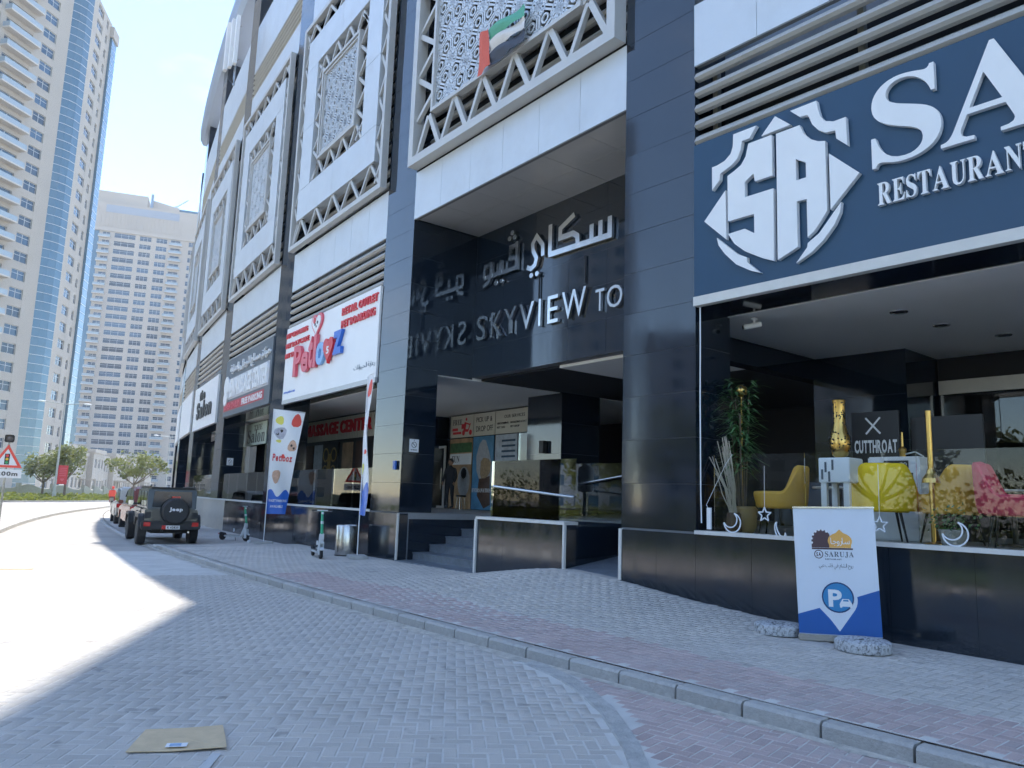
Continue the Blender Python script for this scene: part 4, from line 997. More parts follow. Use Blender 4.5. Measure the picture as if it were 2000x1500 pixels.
g = G().prism([(.015, .445), (.03, .475), (.05, .505), (.12, .505), (.14, .475), (.155, .445), (.15, .405), (.13, .405), (.125, .418), (.045, .418), (.04, .405), (.02, .405)], -.0075, -.0065)
obj('car_print', g, m_white, bn); obj('car_print', G().prism([(.052, .478), (.06, .496), (.11, .496), (.118, .478)], -.0085, -.0078), mat('mid_blue_print2', (.03, .22, .46), .4), bn)
m_brown = mat('brown_print', (.085, .045, .05), .5); m_oran = mat('orange_print', (.78, .40, .09), .45)
g = G(); g.prism([(-.26, 1.10)] + [(-.145 + .115*math.cos(t), 1.18 + .135*math.sin(t)) for t in [R_(190 - i*12) for i in range(14)]] + [(-.05, 1.10)], -.0015, 0); obj('logo_print', g, m_brown, bn)
for i in range(7):
    t = R_(190 - i*22); obj('logo_print', disc(-.145 + .112*math.cos(t), 1.18 + .132*math.sin(t), .014, -.003, 6), m_white, bn)
g = G(); g.prism([(-.06, 1.10)] + [(.06 + .135*math.cos(t), 1.18 + .10*math.sin(t)) for t in [R_(205 - i*16) for i in range(7)]] + [(.06, 1.318)] + [(.06 + .135*math.cos(t), 1.18 + .10*math.sin(t)) for t in [R_(71 - i*16) for i in range(7)]] + [(.18, 1.10)], -.003, -.0016); obj('logo_print', g, m_oran, bn)
obj('lettering', txt(arabic('ساروجا'), -.045, .17, 1.12, 1.22, -.0045, .001), m_white, bn)
obj('logo_print', G().box(-.26, .20, -.0015, 0, 1.078, 1.097), m_brown, bn)
obj('lettering', txt('SARUJA', -.115, .205, .985, 1.055, -.0016, .0014, 'serif'), m_grey, bn); obj('lettering', txt('RESTAURANT', -.115, .07, .955, .972, -.0016, .0014, 'bold'), m_grey, bn)
g = G().lathe([(.042, 0), (.052, 0), (.052, .001), (.042, .001), (.042, 0)], (-.185, -.0016, 1.02), 16, 'y'); obj('logo_print', g, m_brown, bn); obj('lettering', txt('SA', -.212, -.158, .997, 1.043, -.0016, .0014, 'bold'), m_brown, bn)
obj('lettering', txt(arabic('روح الشام في قلب دبي'), -.19, .19, .845, .915, -.0016, .0014), m_grey, bn)
m_wheel = mat('flaking_white_paint', (.50, .51, .52), .85, bump=.6, bs=30, dirt=((.10, .10, .10), 30, .9))
for n_ in m_wheel.node_tree.nodes:
    if n_.type == 'VALTORGB': n_.color_ramp.elements[0].position = .47; n_.color_ramp.elements[1].position = .60
def weight(x, y, z, rz, lab):
    t_ = thing('tyre_weight', lab, 'tyre', T(x, y, z, rz), 'painted tyre weights at the banner')
    obj('tyre', G().lathe([(.10, .0), (.27, .0), (.295, .012), (.30, .03), (.30, .095), (.295, .115), (.27, .13), (.20, .122), (.15, .135), (.10, .12), (.10, .0)], n=44), m_wheel, t_, smooth=True)
    obj('concrete_fill', G().lathe([(.0, .10), (.11, .105)], n=20), m_wheel, t_)
weight(4.05, 8.97, pave_z(-2.9, .95), .3, 'large white painted tyre weight in front of the parking banner'); weight(3.44, 9.93, pave_z(-1.9, .75), 1.2, 'white painted tyre weight half hidden behind the parking banner')
# ---- feather flags
def feather(x, y, rz, lab, top, wtop, wbot, z0, z1, sag):
    zb = pave_z(*SO(x, y)); t_ = thing('feather_flag', lab, 'flag', T(x, y, zb, rz), 'printed pet shop flags')
    obj('base_block', G().box(-.28, .28, -.22, .22, 0, .085), m_conc, t_, bevel=.015); obj('pole', G().tube((0, 0, .08), (0, 0, top), .014), m_white, t_); obj('top_arm', G().tube((0, 0, top - .01), (wtop + .02, 0, top - .06), .010), m_white, t_)
    g = G(); nu, nv = 8, 22; vs = []
    def P(u, v):
        w = wtop + (wbot - wtop) * (1 - v)**.9
        return (.015 + w * u, sag * u * math.sin(v * 5 + 1) + .03 * math.sin(u*6 + v*9), z0 + (z1 - z0) * v - .06 * u * v)
    for j in range(nv + 1):
        for i in range(nu + 1): vs.append(P(i/nu, j/nv))
    fs = [(j*(nu+1)+i, j*(nu+1)+i+1, (j+1)*(nu+1)+i+1, (j+1)*(nu+1)+i) for j in range(nv) for i in range(nu)]
    g.add(vs, fs); sh = obj('sheet', g, m_whitevinyl, t_, smooth=True)
    g = G(); vs = []; nb = 24
    for i in range(nb + 1):
        for j in range(7):
            q = P(i/nb, (.20 + .035*math.sin(i/nb*9 + .6)) * j/6); vs.append((q[0], q[1] - .007, q[2]))
    g.add(vs, [(7*i + j, 7*(i+1) + j, 7*(i+1) + j + 1, 7*i + j + 1) for i in range(nb) for j in range(6)]); obj('blue_print', g, m_blue, t_)
    def words(tx, u0, u1, v0, v1, material):
        gg = txt(tx, u0, u1, v0, v1, 0, .002, 'bold'); gg.v = [(lambda q: (q[0], q[1] - .012 + p[1], q[2]))(P(p[0], p[2])) for p in gg.v]; obj('lettering', gg, material, t_)
    def patch(u, v, r, material, hz=1.0, name='print', n=12, k=.006):
        gg = G(); c = P(u, v); pts = []
        for i in range(n):
            a = 2*math.pi*i/n; rr = r * (1 + .12*math.sin(3*a + u*20)); q = P(u + rr*math.cos(a)/max(.3, wtop), v + hz*rr*math.sin(a)/(z1 - z0)); pts.append((q[0], q[1] - k, q[2]))
        gg.add([(c[0], c[1] - k, c[2])] + pts, [(0, i+1, (i+1) % n + 1) for i in range(n)]); obj(name, gg, material, t_)
    return t_, patch, words
m_yelp = mat('yellow_print', (.72, .66, .12), .5); m_furp = mat('grey_cat_print', (.42, .42, .48), .5, var=.3, vs=8); m_orangep = mat('soft_orange_print', (.62, .38, .26), .5, var=.3, vs=10); m_redp = mat('flag_red_print', (.80, .08, .05), .5)
s_, o_ = 16.8, .69; p = AP(s_, o_)
f1, patch, P = feather(p.x, p.y, R_(14), 'wide white pet shop flag with animal prints by the left scooter', 4.32, .98, .58, .95, 4.30, .10)
patch(.22, .90, .14, m_yelp, 1, 'yellow_print'); patch(.28, .78, .22, m_furp, .9, 'cat_print'); patch(.18, .77, .05, m_black, 1, 'eye_print', k=.012); patch(.32, .80, .05, m_black, 1, 'eye_print', k=.012); patch(.78, .66, .17, m_orangep, 1.1, 'dog_print'); patch(.75, .665, .04, m_black, 1, 'eye_print', k=.012); patch(.85, .64, .04, m_black, 1, 'eye_print', k=.012)
patch(.78, .91, .16, m_redp, 1.4, 'red_print'); patch(.30, .36, .17, m_orangep, 1.3, 'cat_print'); patch(.25, .70, .10, m_yelp, .5, 'yellow_print'); patch(.48, .555, .07, m_redp, 1, 'heart_print')
P('Petlooz', .08, .86, .505, .575, m_red); P('VALET PARKING', .06, .94, .115, .14, m_white); P('AVAILABLE', .16, .80, .06, .085, m_white)
p = AP(9.84, .63)
f2, patch, P = feather(p.x, p.y, R_(-71), 'narrow edge-on pet shop flag beside the entrance pillar', 4.52, .95, .62, 1.05, 4.50, .05)
patch(.75, .90, .16, m_redp, 1.4, 'red_print'); patch(.3, .75, .2, m_furp, 1, 'cat_print'); patch(.7, .6, .16, m_orangep, 1.1, 'dog_print'); patch(.4, .45, .1, m_redp, .6, 'red_print'); patch(.3, .33, .14, m_yelp, 1, 'yellow_print')
# ---- steel bin
p = AP(10.75, .52)
bi = thing('steel_bin', 'round stainless steel bin between the scooter and the edge-on flag', 'bin', T(p.x, p.y, pave_z(10.75, .52)))
obj('body', G().lathe([(.27, 0), (.275, .02), (.275, .74), (.265, .76), (.25, .77), (.235, .75), (.235, .70)], n=36), m_bsteel, bi, smooth=True); obj('liner', G().lathe([(0, .70), (.235, .70)], n=30), m_black, bi); obj('foot_ring', G().lathe([(.26, 0), (.28, 0), (.28, .03), (.26, .03)], n=30), m_black, bi)
# ---- e-scooters
m_scw = mat('pale_scooter_paint', (.60, .62, .63), .4); m_scg = mat('green_scooter_sleeve', (.03, .36, .18), .4)
def scooter(x, y, z, bearing, lab):
    t_ = thing('electric_scooter', lab, 'scooter', TB(x, y, z, bearing), 'rental electric scooters parked on the pavement')
    for yy, nm_ in ((.50, 'front_wheel'), (-.46, 'rear_wheel')):
        w = obj(nm_, G().lathe([(.07, -.025), (.115, -.03), (.125, 0), (.115, .03), (.07, .025), (.07, -.025)], (0, yy, .125), 24, 'x'), m_rub, t_, smooth=True)
        obj('hub', G().lathe([(0, -.03), (.07, -.028), (.07, .028), (0, .03)], (0, yy, .125), 16, 'x'), m_black, w)
    obj('deck', G().box(-.085, .085, -.36, .30, .12, .175), m_scw, t_, bevel=.02); obj('deck_mat', G().box(-.07, .07, -.32, .26, .176, .181), m_black, t_)
    obj('neck', G().xprism([(.26, .12), (.34, .12), (.50, .46), (.50, .60), (.43, .60), (.40, .44)], -.055, .055), m_scw, t_, bevel=.015)
    obj('fork', G().box(-.055, -.038, .44, .54, .10, .38).box(.038, .055, .44, .54, .10, .38).box(-.055, .055, .43, .53, .36, .40), m_scw, t_)
    obj('front_fender', G().xprism([(.38, .22), (.42, .27), (.52, .28), (.62, .22), (.60, .20), (.51, .255), (.43, .25), (.40, .20)], -.045, .045), m_scw, t_)
    obj('stem', G().tube((0, .47, .58), (0, .36, 1.13), .035, .03, 14), m_scg, t_, smooth=True); obj('stem_band', G().tube((0, .425, .82), (0, .412, .885), .037, .037, 14), m_scw, t_)
    obj('handlebar', G().tube((-.24, .35, 1.14), (.24, .35, 1.14), .014), m_scw, t_)
    for sx in (-1, 1): obj('grip', G().tube((sx*.13, .35, 1.14), (sx*.25, .35, 1.14), .018), m_black, t_); obj('brake_lever', G().tube((sx*.12, .40, 1.13), (sx*.22, .41, 1.12), .006), m_bsteel, t_)
    obj('headlamp', G().ball((0, .40, 1.08), .03, 10, 6), m_white, t_)
    obj('rear_fender', G().xprism([(-.60, .20), (-.52, .27), (-.36, .24), (-.34, .18), (-.38, .20), (-.50, .245), (-.57, .19)], -.04, .04), m_black, t_); obj('tail_lamp', G().box(-.03, .03, -.615, -.60, .19, .23), m_redp, t_)
    obj('kickstand', G().tube((-.07, .0, .13), (-.17, -.05, .005), .010), m_black, t_); obj('carrier_tag', G().box(-.02, .02, -.02, .0, .30, .40), m_white, t_)
p = AP(18.6, 1.15); scooter(p.x, p.y, pave_z(18.6, 1.15), 110, 'green stemmed rental scooter parked by the wide pet shop flag')
p = AP(10.5, 1.40); scooter(p.x, p.y, pave_z(10.5, 1.4), 155, 'green stemmed rental scooter parked beside the steel bin')
p = AP(17.6, .9); o = obj('crushed_cup', G().lathe([(.035, 0), (.045, .10), (.046, .11)], n=12), m_white, None, T(p.x, p.y, pave_z(17.6, .9) + .04) @ Matrix.Rotation(R_(90), 4, 'X')); tag(o, 'crushed white paper cup lying by the left scooter', 'cup')
# ---- cardboard on the road
cb = thing('cardboard_sheet', 'flattened brown cardboard with a white label on the road', 'cardboard', T(0, 0, .004))
g = G(); poly = [(-2.41, 5.26), (-2.13, 5.30), (-1.86, 5.385), (-1.80, 5.37), (-1.90, 5.62), (-2.01, 5.88), (-2.26, 5.80), (-2.50, 5.73)]
vs = []; zz = [.004, .006, .012, .022, .016, .010, .004, .006]
g.add([(x, y, z) for (x, y), z in zip(poly, zz)] + [(x, y, z + .005) for (x, y), z in zip(poly, zz)] + [(-2.16, 5.56, .006), (-2.16, 5.56, .011)], [(i, (i+1) % 8, (i+1) % 8 + 8, i + 8) for i in range(8)] + [(i + 8, (i+1) % 8 + 8, 17) for i in range(8)] + [((i+1) % 8, i, 16) for i in range(8)])
fixn(obj('sheet', g, m_tan, cb)); obj('label', G().add([(-2.19, 5.33, .0225), (-2.06, 5.36, .0225), (-2.08, 5.44, .0225), (-2.21, 5.41, .0225)], [(0, 1, 2, 3)]), m_whitevinyl, cb)
obj('label_print', G().add([(-2.17, 5.35, .0235), (-2.10, 5.366, .0235), (-2.115, 5.42, .0235), (-2.185, 5.405, .0235)], [(0, 1, 2, 3)]), mat('blue_label_print', (.25, .40, .60), .5), cb)
ts = obj('tape_strip', G().box(-.03, .03, -.35, .08, .001, .003), mat('clear_tape', (.50, .53, .55), .25), None, T(-1.83, 5.22, .006, R_(6))); tag(ts, 'strip of pale packing tape beside the near cardboard', 'tape')
g = G().box(-.32, .32, -.10, .16, .004, .010); o = obj('cardboard_scrap', g, m_tan, None, T(-9.8, 15.75, .003, R_(20)) @ Matrix.Rotation(R_(3), 4, 'X')); tag(o, 'smaller scrap of cardboard on the sunny side of the road', 'cardboard')

# ================================================================== VEHICLES
m_jeep = mat('dark_grey_car_paint', (.030, .036, .042), .22, spec=.6, var=.06); m_trim = mat('black_plastic_trim', (.018, .020, .022), .55); m_carglass = mat('tinted_car_glass', (.012, .018, .022), .04, spec=.7); m_rim = mat('alloy_rim', (.45, .45, .46), .3, metal=1.0); m_tail = mat('red_lamp_lens', (.55, .02, .02), .15); m_under = mat('underbody', (.012, .012, .012), .8)
def wheel(parent, x, y, r, w, name='wheel'):
    t = obj(name, G().lathe([(r*.62, -w/2), (r*.93, -w/2), (r, -w*.38), (r, w*.38), (r*.93, w/2), (r*.62, w/2)], (x, y, r), 28, 'x'), m_rub, parent, smooth=True)
    obj('rim', G().lathe([(0, -w*.42), (r*.2, -w*.45), (r*.55, -w*.30), (r*.64, -w*.46), (r*.64, w*.46), (r*.55, w*.30), (r*.2, w*.45), (0, w*.42)], (x, y, r), 20, 'x'), m_rim, t, smooth=True)
jp = thing('parked_off_roader', 'boxy dark grey off-road car with spare wheel parked half on the pavement', 'car', TB(-10.45, 24.05, .01, -31.5) @ Matrix.Scale(.925, 4))
wheel(jp, -.79, 0, .40, .26); wheel(jp, .79, 0, .40, .26); wheel(jp, -.79, 2.95, .40, .26); wheel(jp, .79, 2.95, .40, .26)
obj('body', G().xprism([(-.72, .58), (-.70, 1.14), (2.45, 1.16), (2.55, 1.10), (3.55, 1.06), (3.62, .62), (3.35, .58), (3.25, .86), (2.65, .86), (2.5, .55), (.5, .52), (.33, .86), (-.33, .86), (-.45, .60)], -.80, .80), m_jeep, jp, bevel=.025)
obj('chassis', G().box(-.55, .55, -.6, 3.5, .38, .58), m_under, jp)
for sx in (-1, 1):
    for yc in (0, 2.95): obj('fender_flare', G().xprism([(yc - .56, .60), (yc - .42, .92), (yc - .3, .98), (yc + .3, .98), (yc + .45, .90), (yc + .58, .60), (yc + .50, .60), (yc + .38, .86), (yc - .36, .86), (yc - .48, .60)], min(sx*.78, sx*.95), max(sx*.78, sx*.95)), m_trim, jp, bevel=.015)
obj('cabin', G().xprism([(-.70, 1.14), (-.62, 1.80), (1.95, 1.82), (2.35, 1.16)], -.74, .74), m_jeep, jp, bevel=.03)
obj('roof', G().box(-.70, .70, -.66, 1.98, 1.80, 1.86), m_trim, jp, bevel=.03)
obj('rear_window', G().prism([(-.60, 1.22), (.60, 1.22), (.56, 1.72), (-.56, 1.72)], -.735, -.66), m_carglass, jp)
obj('rear_wiper', G().box(-.3, .05, -.76, -.74, 1.25, 1.27), m_black, jp)
for sx in (-1, 1):
    obj('side_window', G().xprism([(-.45, 1.22), (-.40, 1.70), (.25, 1.72), (.30, 1.22)], min(sx*.72, sx*.752), max(sx*.72, sx*.752)), m_carglass, jp)
    obj('side_window', G().xprism([(.45, 1.22), (.45, 1.72), (1.10, 1.72), (1.12, 1.22)], min(sx*.72, sx*.752), max(sx*.72, sx*.752)), m_carglass, jp)
    obj('side_window', G().xprism([(1.25, 1.22), (1.25, 1.72), (1.85, 1.72), (2.12, 1.22)], min(sx*.72, sx*.752), max(sx*.72, sx*.752)), m_carglass, jp)
    for ya, yb in ((.42, 1.18), (1.20, 2.2)):
        d_ = obj('door', G().box(min(sx*.795, sx*.812), max(sx*.795, sx*.812), ya, yb, .62, 1.15), m_jeep, jp); obj('door_handle', G().box(min(sx*.81, sx*.84), max(sx*.81, sx*.84), ya + .06, ya + .22, 1.02, 1.06), m_black, d_)
    mi = obj('side_mirror', G().box(min(sx*.86, sx*1.06), max(sx*.86, sx*1.06), 1.98, 2.08, 1.20, 1.40), m_trim, jp, bevel=.02); obj('mirror_glass', G().box(min(sx*.88, sx*1.04), max(sx*.88, sx*1.04), 1.972, 1.98, 1.22, 1.38), m_steel, mi); obj('mirror_arm', G().box(min(sx*.76, sx*.9), max(sx*.76, sx*.9), 2.0, 2.06, 1.24, 1.30), m_trim, mi)
    obj('tail_lamp', G().box(min(sx*.62, sx*.80), max(sx*.62, sx*.80), -.76, -.70, .86, 1.06), m_trim, jp); obj('bumper_lamp', G().box(min(sx*.62, sx*.82), max(sx*.62, sx*.82), -.872, -.86, .61, .74), m_tail, jp)
    obj('roof_rail', G().box(min(sx*.66, sx*.70), max(sx*.66, sx*.70), -.5, 1.8, 1.86, 1.89), m_trim, jp)
obj('tailgate', G().box(-.58, .62, -.735, -.70, .72, 1.16), m_jeep, jp)
obj('rear_bumper', G().prism([(-.88, .50), (.88, .50), (.90, .62), (.88, .78), (-.88, .78), (-.90, .62)], -.86, -.68), m_trim, jp, bevel=.03)
sw = obj('spare_wheel', G().lathe([(0, -1.02), (.37, -1.02), (.42, -.98), (.43, -.80), (.41, -.74)], (.08, 0, 1.10), 36, 'y'), m_trim, jp, smooth=True)
obj('lettering', txt('Jeep', -.12, .28, 1.07, 1.22, -1.027, .006, 'bold'), m_white, sw); obj('brake_lamp', G().box(-.05, .2, -.86, -.80, 1.52, 1.57), m_tail, sw); obj('lamp_stalk', G().box(.06, .10, -.84, -.80, 1.40, 1.54), m_trim, sw)
np_ = obj('number_plate', G().box(-.28, .26, -.875, -.862, .52, .64), m_white, jp); obj('lettering', txt('K 62825', -.12, .22, .545, .615, -.879, .003, 'bold'), m_black, np_); obj('plate_band', G().box(-.28, -.16, -.879, -.8755, .52, .64), m_tail, np_)
obj('exhaust', G().tube((.55, -.75, .42), (.55, -.55, .42), .035), m_bsteel, jp); obj('tow_hook', G().path([(-.3, -.86, .48), (-.3, -.95, .46), (-.25, -.95, .46), (-.25, -.86, .48)], .015), m_black, jp)
obj('hood', G().box(-.70, .70, 2.45, 3.55, 1.06, 1.10), m_jeep, jp, bevel=.02)
def saloon(M, lab, paint, h=1.68, name='parked_car', L=4.5, wid=1.82):
    t_ = thing(name, lab, 'car', M); w = wid/2
    obj('body', G().xprism([(-.85, .40), (-.90, .85), (-.82, 1.02), (2.9, 1.00), (3.5, .88), (3.62, .60), (3.55, .36), (3.25, .36), (3.12, .70), (2.5, .70), (2.35, .34), (.42, .34), (.32, .70), (-.32, .70), (-.42, .36)], -w, w), paint, t_, bevel=.06)
    obj('cabin', G().xprism([(-.78, 1.0), (-.45, h - .1), (-.2, h), (1.35, h), (1.7, h - .08), (2.6, 1.0)], -w + .14, w - .14), paint, t_, bevel=.07)
    for sx in (-1, 1):
        a, b = sorted((sx*(w - .16), sx*(w - .125)))
        obj('side_window', G().xprism([(-.45, 1.04), (-.28, h - .12), (.55, h - .08), (.55, 1.04)], a, b), m_carglass, t_); obj('side_window', G().xprism([(.62, 1.04), (.62, h - .08), (1.4, h - .08), (1.65, h - .14), (2.3, 1.04)], a, b), m_carglass, t_)
        a, b = sorted((sx*(w - .02), sx*(w + .16))); obj('side_mirror', G().box(a, b, 1.95, 2.08, 1.02, 1.17), paint, t_, bevel=.03)
        a, b = sorted((sx*(w - .30), sx*(w - .02))); obj('tail_lamp', G().box(a, b, -.905, -.84, .78, .95), m_tail, t_)
    obj('rear_window', G().prism([(-w + .3, 1.06), (w - .3, 1.06), (w - .42, h - .16), (-w + .42, h - .16)], -.02, .02), m_carglass, t_, M @ Matrix.Translation((0, -.62, 0)) @ Matrix.Rotation(0, 4, 'X'))
    for x in (-w + .12, w - .12):
        for y in (0, 2.8): wheel(t_, x, y, .34, .22)
    obj('number_plate', G().box(-.26, .26, -.92, -.90, .62, .73), m_white, t_); obj('bumper', G().box(-w + .05, w - .05, -.95, -.85, .38, .60), m_trim, t_, bevel=.03)
    return t_
m_redcar = mat('burnt_red_car_paint', (.22, .05, .03), .2, spec=.6); m_beigecar = mat('champagne_car_paint', (.50, .46, .40), .25, spec=.6)
p = AP(25.1, 2.75); saloon(TB(p.x, p.y, 0.0, -31.6), 'burnt red car parked just ahead of the dark off-roader', m_redcar, 1.72)
p = AP(31.0, 2.75); saloon(TB(p.x, p.y, 0.0, -29.8), 'champagne car at the head of the parked row', m_beigecar, 1.7)

# ================================================================== RESTAURANT TERRACE
def armchair(x, y, rz, material, lab, sc=1.0):
    t_ = thing('tub_armchair', lab, 'chair', FR[0] @ T(x, y, ZF + .002, rz), 'tub armchairs on the restaurant terrace')
    g = G(); n = 44; ri, ro = .31, .40; vs = []
    for i in range(n + 1):                    # wrap-around shell, high at the back, low at the arms
        b = abs(-140 + 280 * i / n); a = R_(-140 + 280 * i / n); q = min(1, max(0, (b - 32) / 44)); q = q*q*(3 - 2*q)
        top = .66 + .40 * (1 - q)
        for r, z in ((ro - .02, .42), (ro + .005, .52), (ro + .02, .52 + (top - .56)*.5), (ro + .028, top - .04), (ro + .012, top - .008), (ri + .05, top), (ri + .012, top - .012), (ri, .52 + (top - .56)*.5), (ri - .008, .52), (ri - .01, .44)):
            vs.append((r * math.sin(a) * 1.12, r * math.cos(a) * 1.02, z))
    K = 10; g.add(vs, [(K*i + j, K*(i+1) + j, K*(i+1) + (j+1) % K, K*i + (j+1) % K) for i in range(n) for j in range(K)] + [tuple(range(K)), tuple(range(K*n + K - 1, K*n - 1, -1))])
    fixn(obj('shell', g, material, t_, smooth=True)); obj('seat', G().lathe([(0, .40), (.33, .40), (.36, .44), (.36, .50), (.32, .54), (0, .55)], n=26), material, t_, smooth=True)
    for sx in (-1, 1):
        for sy in (-1, 1): obj('leg', G().tube((sx*.20, sy*.20, .42), (sx*.27, sy*.27, 0), .02, .012, 8), m_black, t_)
armchair(.72, 1.15, R_(-70), m_yel2, 'mustard tub armchair nearest the tall potted plant')
armchair(2.30, 1.10, R_(-150), m_yel, 'bright yellow tub armchair right behind the parking banner')
armchair(2.98, 1.65, R_(-120), m_yel2, 'mustard tub armchair behind the bright yellow one')
armchair(3.92, 1.10, R_(100), m_redch, 'crimson tub armchair at the right end of the terrace')
armchair(4.45, 1.75, R_(150), m_yel, 'yellow tub armchair behind the crimson one')
def table(x, y, lab, r=.38):
    t_ = thing('round_table', lab, 'table', FR[0] @ T(x, y, ZF + .002), 'terrace tables')
    obj('table_top', G().lathe([(0, .72), (r, .72), (r + .01, .735), (r, .75), (0, .75)], n=28), m_coping, t_); obj('stem', G().tube((0, 0, .03), (0, 0, .72), .035), m_black, t_); obj('foot', G().lathe([(.24, 0), (.24, .02), (.05, .04)], n=24), m_black, t_)
table(1.45, 1.6, 'round pale table between the mustard and yellow armchairs'); table(3.6, 2.1, 'round pale table beside the crimson armchair', .36)
def sofa(x, y, lab):
    t_ = thing('corner_sofa', lab, 'sofa', FR[0] @ T(x, y, ZF + .002)); mm = mat('grey_sofa_cloth', (.10, .11, .125), .85)
    obj('seat', G().box(-.9, .9, -.3, .35, .1, .45), mm, t_, bevel=.04); obj('backrest', G().box(-.9, .9, .35, .52, .1, .9), mm, t_, bevel=.05)
    for sx in (-1, 1): obj('arm', G().box(min(sx*.9, sx*1.05), max(sx*.9, sx*1.05), -.3, .52, .1, .62), mm, t_, bevel=.04)
sofa(.6, 3.2, 'low grey sofa deep on the terrace behind the mustard armchair')
pot = mat('woven_brass_pot', (.40, .28, .12), .45, metal=.4)
pt = thing('potted_palm', 'tall potted palm with narrow leaves against the pillar beside the glass railing', 'plant', FR[0] @ T(.42, .62, ZF))
obj('pot', G().lathe([(.13, 0), (.19, .10), (.21, .38), (.18, .42), (.16, .36)], n=18), pot, pt, smooth=True)
random.seed(11); g = G(); lg = G()
for i in range(7):
    a = random.uniform(0, 6.28); tx, ty = .17*math.cos(a), .12*math.sin(a); h = random.uniform(1.45, 2.15)
    pts = [(tx*.4, ty*.4, .3), (tx*.8, ty*.8, .3 + h*.45), (tx*1.2 + random.uniform(-.05, .05), ty*1.2, .3 + h*.98)]
    g.path(pts, .011, 6)
    for q in range(9):
        z = .3 + h * (.42 + .58 * q / 8); f = (z - .3) / h; bx, by = tx*1.2*f, ty*1.2*f
        for e in range(7):
            b = random.uniform(0, 6.28); L = random.uniform(.26, .46); up = random.uniform(-.2, .55); d = Vector((math.cos(b), math.sin(b)*.8, up)).normalized(); s_ = d.cross(Vector((0, 0, 1))).normalized() * .021
            p0 = Vector((bx, by, z)); p1 = p0 + d * L * .55; p2 = p0 + d * L + Vector((0, 0, -.10))
            lg.add([p0 - s_*.3, p0 + s_*.3, p1 + s_, p2, p1 - s_], [(0, 1, 2, 4), (2, 3, 4)])
obj('stem', g, m_bark, pt); lf_ = obj('foliage', lg, m_leaf, pt)
tw = thing('twig_ornament', 'bundle of bleached twigs leaning beside the potted palm', 'ornament', FR[0] @ T(.42, .36, ZF)); g = G(); random.seed(3)
for i in range(22):
    a = random.uniform(-.25, .25); g.path([(.02 + random.uniform(-.06, .06), 0, .12), (-.06 + a*.5, random.uniform(-.06, .06), .55 + random.uniform(0, .2)), (-.22 + a*.8, random.uniform(-.06, .06), random.uniform(.9, 1.48))], .008, 5)
obj('twigs', g, m_twig, tw); obj('holder', G().lathe([(.09, 0), (.12, .04), (.10, .3), (.09, .32)], n=14), m_wood, tw)
gp = thing('brass_globe', 'pierced brass globe on a post showing above the potted palm', 'lamp', FR[0] @ T(.34, .72, 3.52)); obj('globe', G().ball((0, 0, 0), .10, 16, 10), m_gold, gp, smooth=True)
for i in range(14): a = i * 2.4; z = -.8 + 1.6 * i / 13; rr = math.sqrt(1 - z*z); obj('hole', G().ball((.095*rr*math.cos(a), .095*rr*math.sin(a), .095*z), .022, 8, 4), m_black, gp)
obj('post', G().tube((0, 0, -3.52 + ZF), (0, 0, -.09), .012), m_gold, gp)
vl = thing('brass_vase_lamp', 'tall pierced brass vase lamp on a white stand', 'lamp', FR[0] @ T(1.97, .62, ZF))
obj('stand_box', G().box(-.22, .22, -.2, .2, .78, 1.12), m_white, vl, bevel=.01)
for sx in (-1, 1):
    for sy in (-1, 1): obj('leg', G().box(min(sx*.12, sx*.20), max(sx*.12, sx*.20), min(sy*.12, sy*.18), max(sy*.12, sy*.18), 0, .78), m_white, vl)
vase = obj('vase', G().lathe([(.05, 1.12), (.10, 1.16), (.135, 1.28), (.135, 1.40), (.10, 1.50), (.078, 1.60), (.078, 1.88), (.088, 1.93), (.08, 1.94), (.06, 1.9)], n=24), m_gold, vl, smooth=True)
g = G(); random.seed(2)
for i in range(150):
    a = random.uniform(0, 6.28); z = random.uniform(1.2, 1.9); r = .14 if 1.25 < z < 1.43 else .12 if 1.18 < z < 1.5 else .08
    g.ball((r*math.cos(a)*.985, r*math.sin(a)*.985, z), .012, 6, 4)
h_ = obj('pierced_holes', g, m_black, vase); h_['kind'] = 'stuff'
for i, (a, b) in enumerate(((-.12, .9), (-.05, 1.0), (.0, .87), (-.13, 1.03))): obj('box_print', G().box(-.18 + i*.05, -.15 + i*.05, -.204, -.2005, b - .08, b + .06), m_grey, vl)
pp = thing('brass_post', 'slim brass post with round foot standing between the armchairs', 'post', FR[0] @ T(3.02, .95, ZF)); obj('shaft', G().tube((0, 0, .02), (0, 0, 1.75), .030, .036, 14), m_gold, pp, smooth=True); obj('foot', G().lathe([(.11, .80), (.10, .86), (.06, .92), (.04, .98)], n=18), m_gold, pp); obj('stand', G().lathe([(.13, 0), (.13, .02), (.04, .04)], n=18), m_gold, pp)
kb = thing('white_display_unit', 'white display unit with dark screen and digits behind the yellow armchair', 'display', FR[0] @ T(2.05, 2.1, ZF)); obj('cabinet', G().box(-.3, .45, -.2, .25, 0, 1.22), m_white, kb, bevel=.02); obj('screen', G().box(-.16, .36, -.215, -.195, .55, .98), m_black, kb); obj('readout', G().box(-.05, .30, -.215, -.195, 1.05, 1.16), m_black, kb); obj('lettering', txt('12', -.03, .06, 1.08, 1.13, -.219, .003), m_white, kb); obj('lettering', txt('30', .19, .28, 1.08, 1.13, -.219, .003), m_white, kb)
ct = thing('menu_board', 'black board reading CUTTHROAT with crossed razors and an arrow', 'board', FR[0] @ T(1.35, 3.0, ZF)); obj('board', G().box(-.36, .42, 0, .05, .9, 2.05), m_black, ct); obj('lettering', txt('CUTTHROAT', -.32, .38, 1.36, 1.58, -.004, .003, 'bold'), m_white, ct)
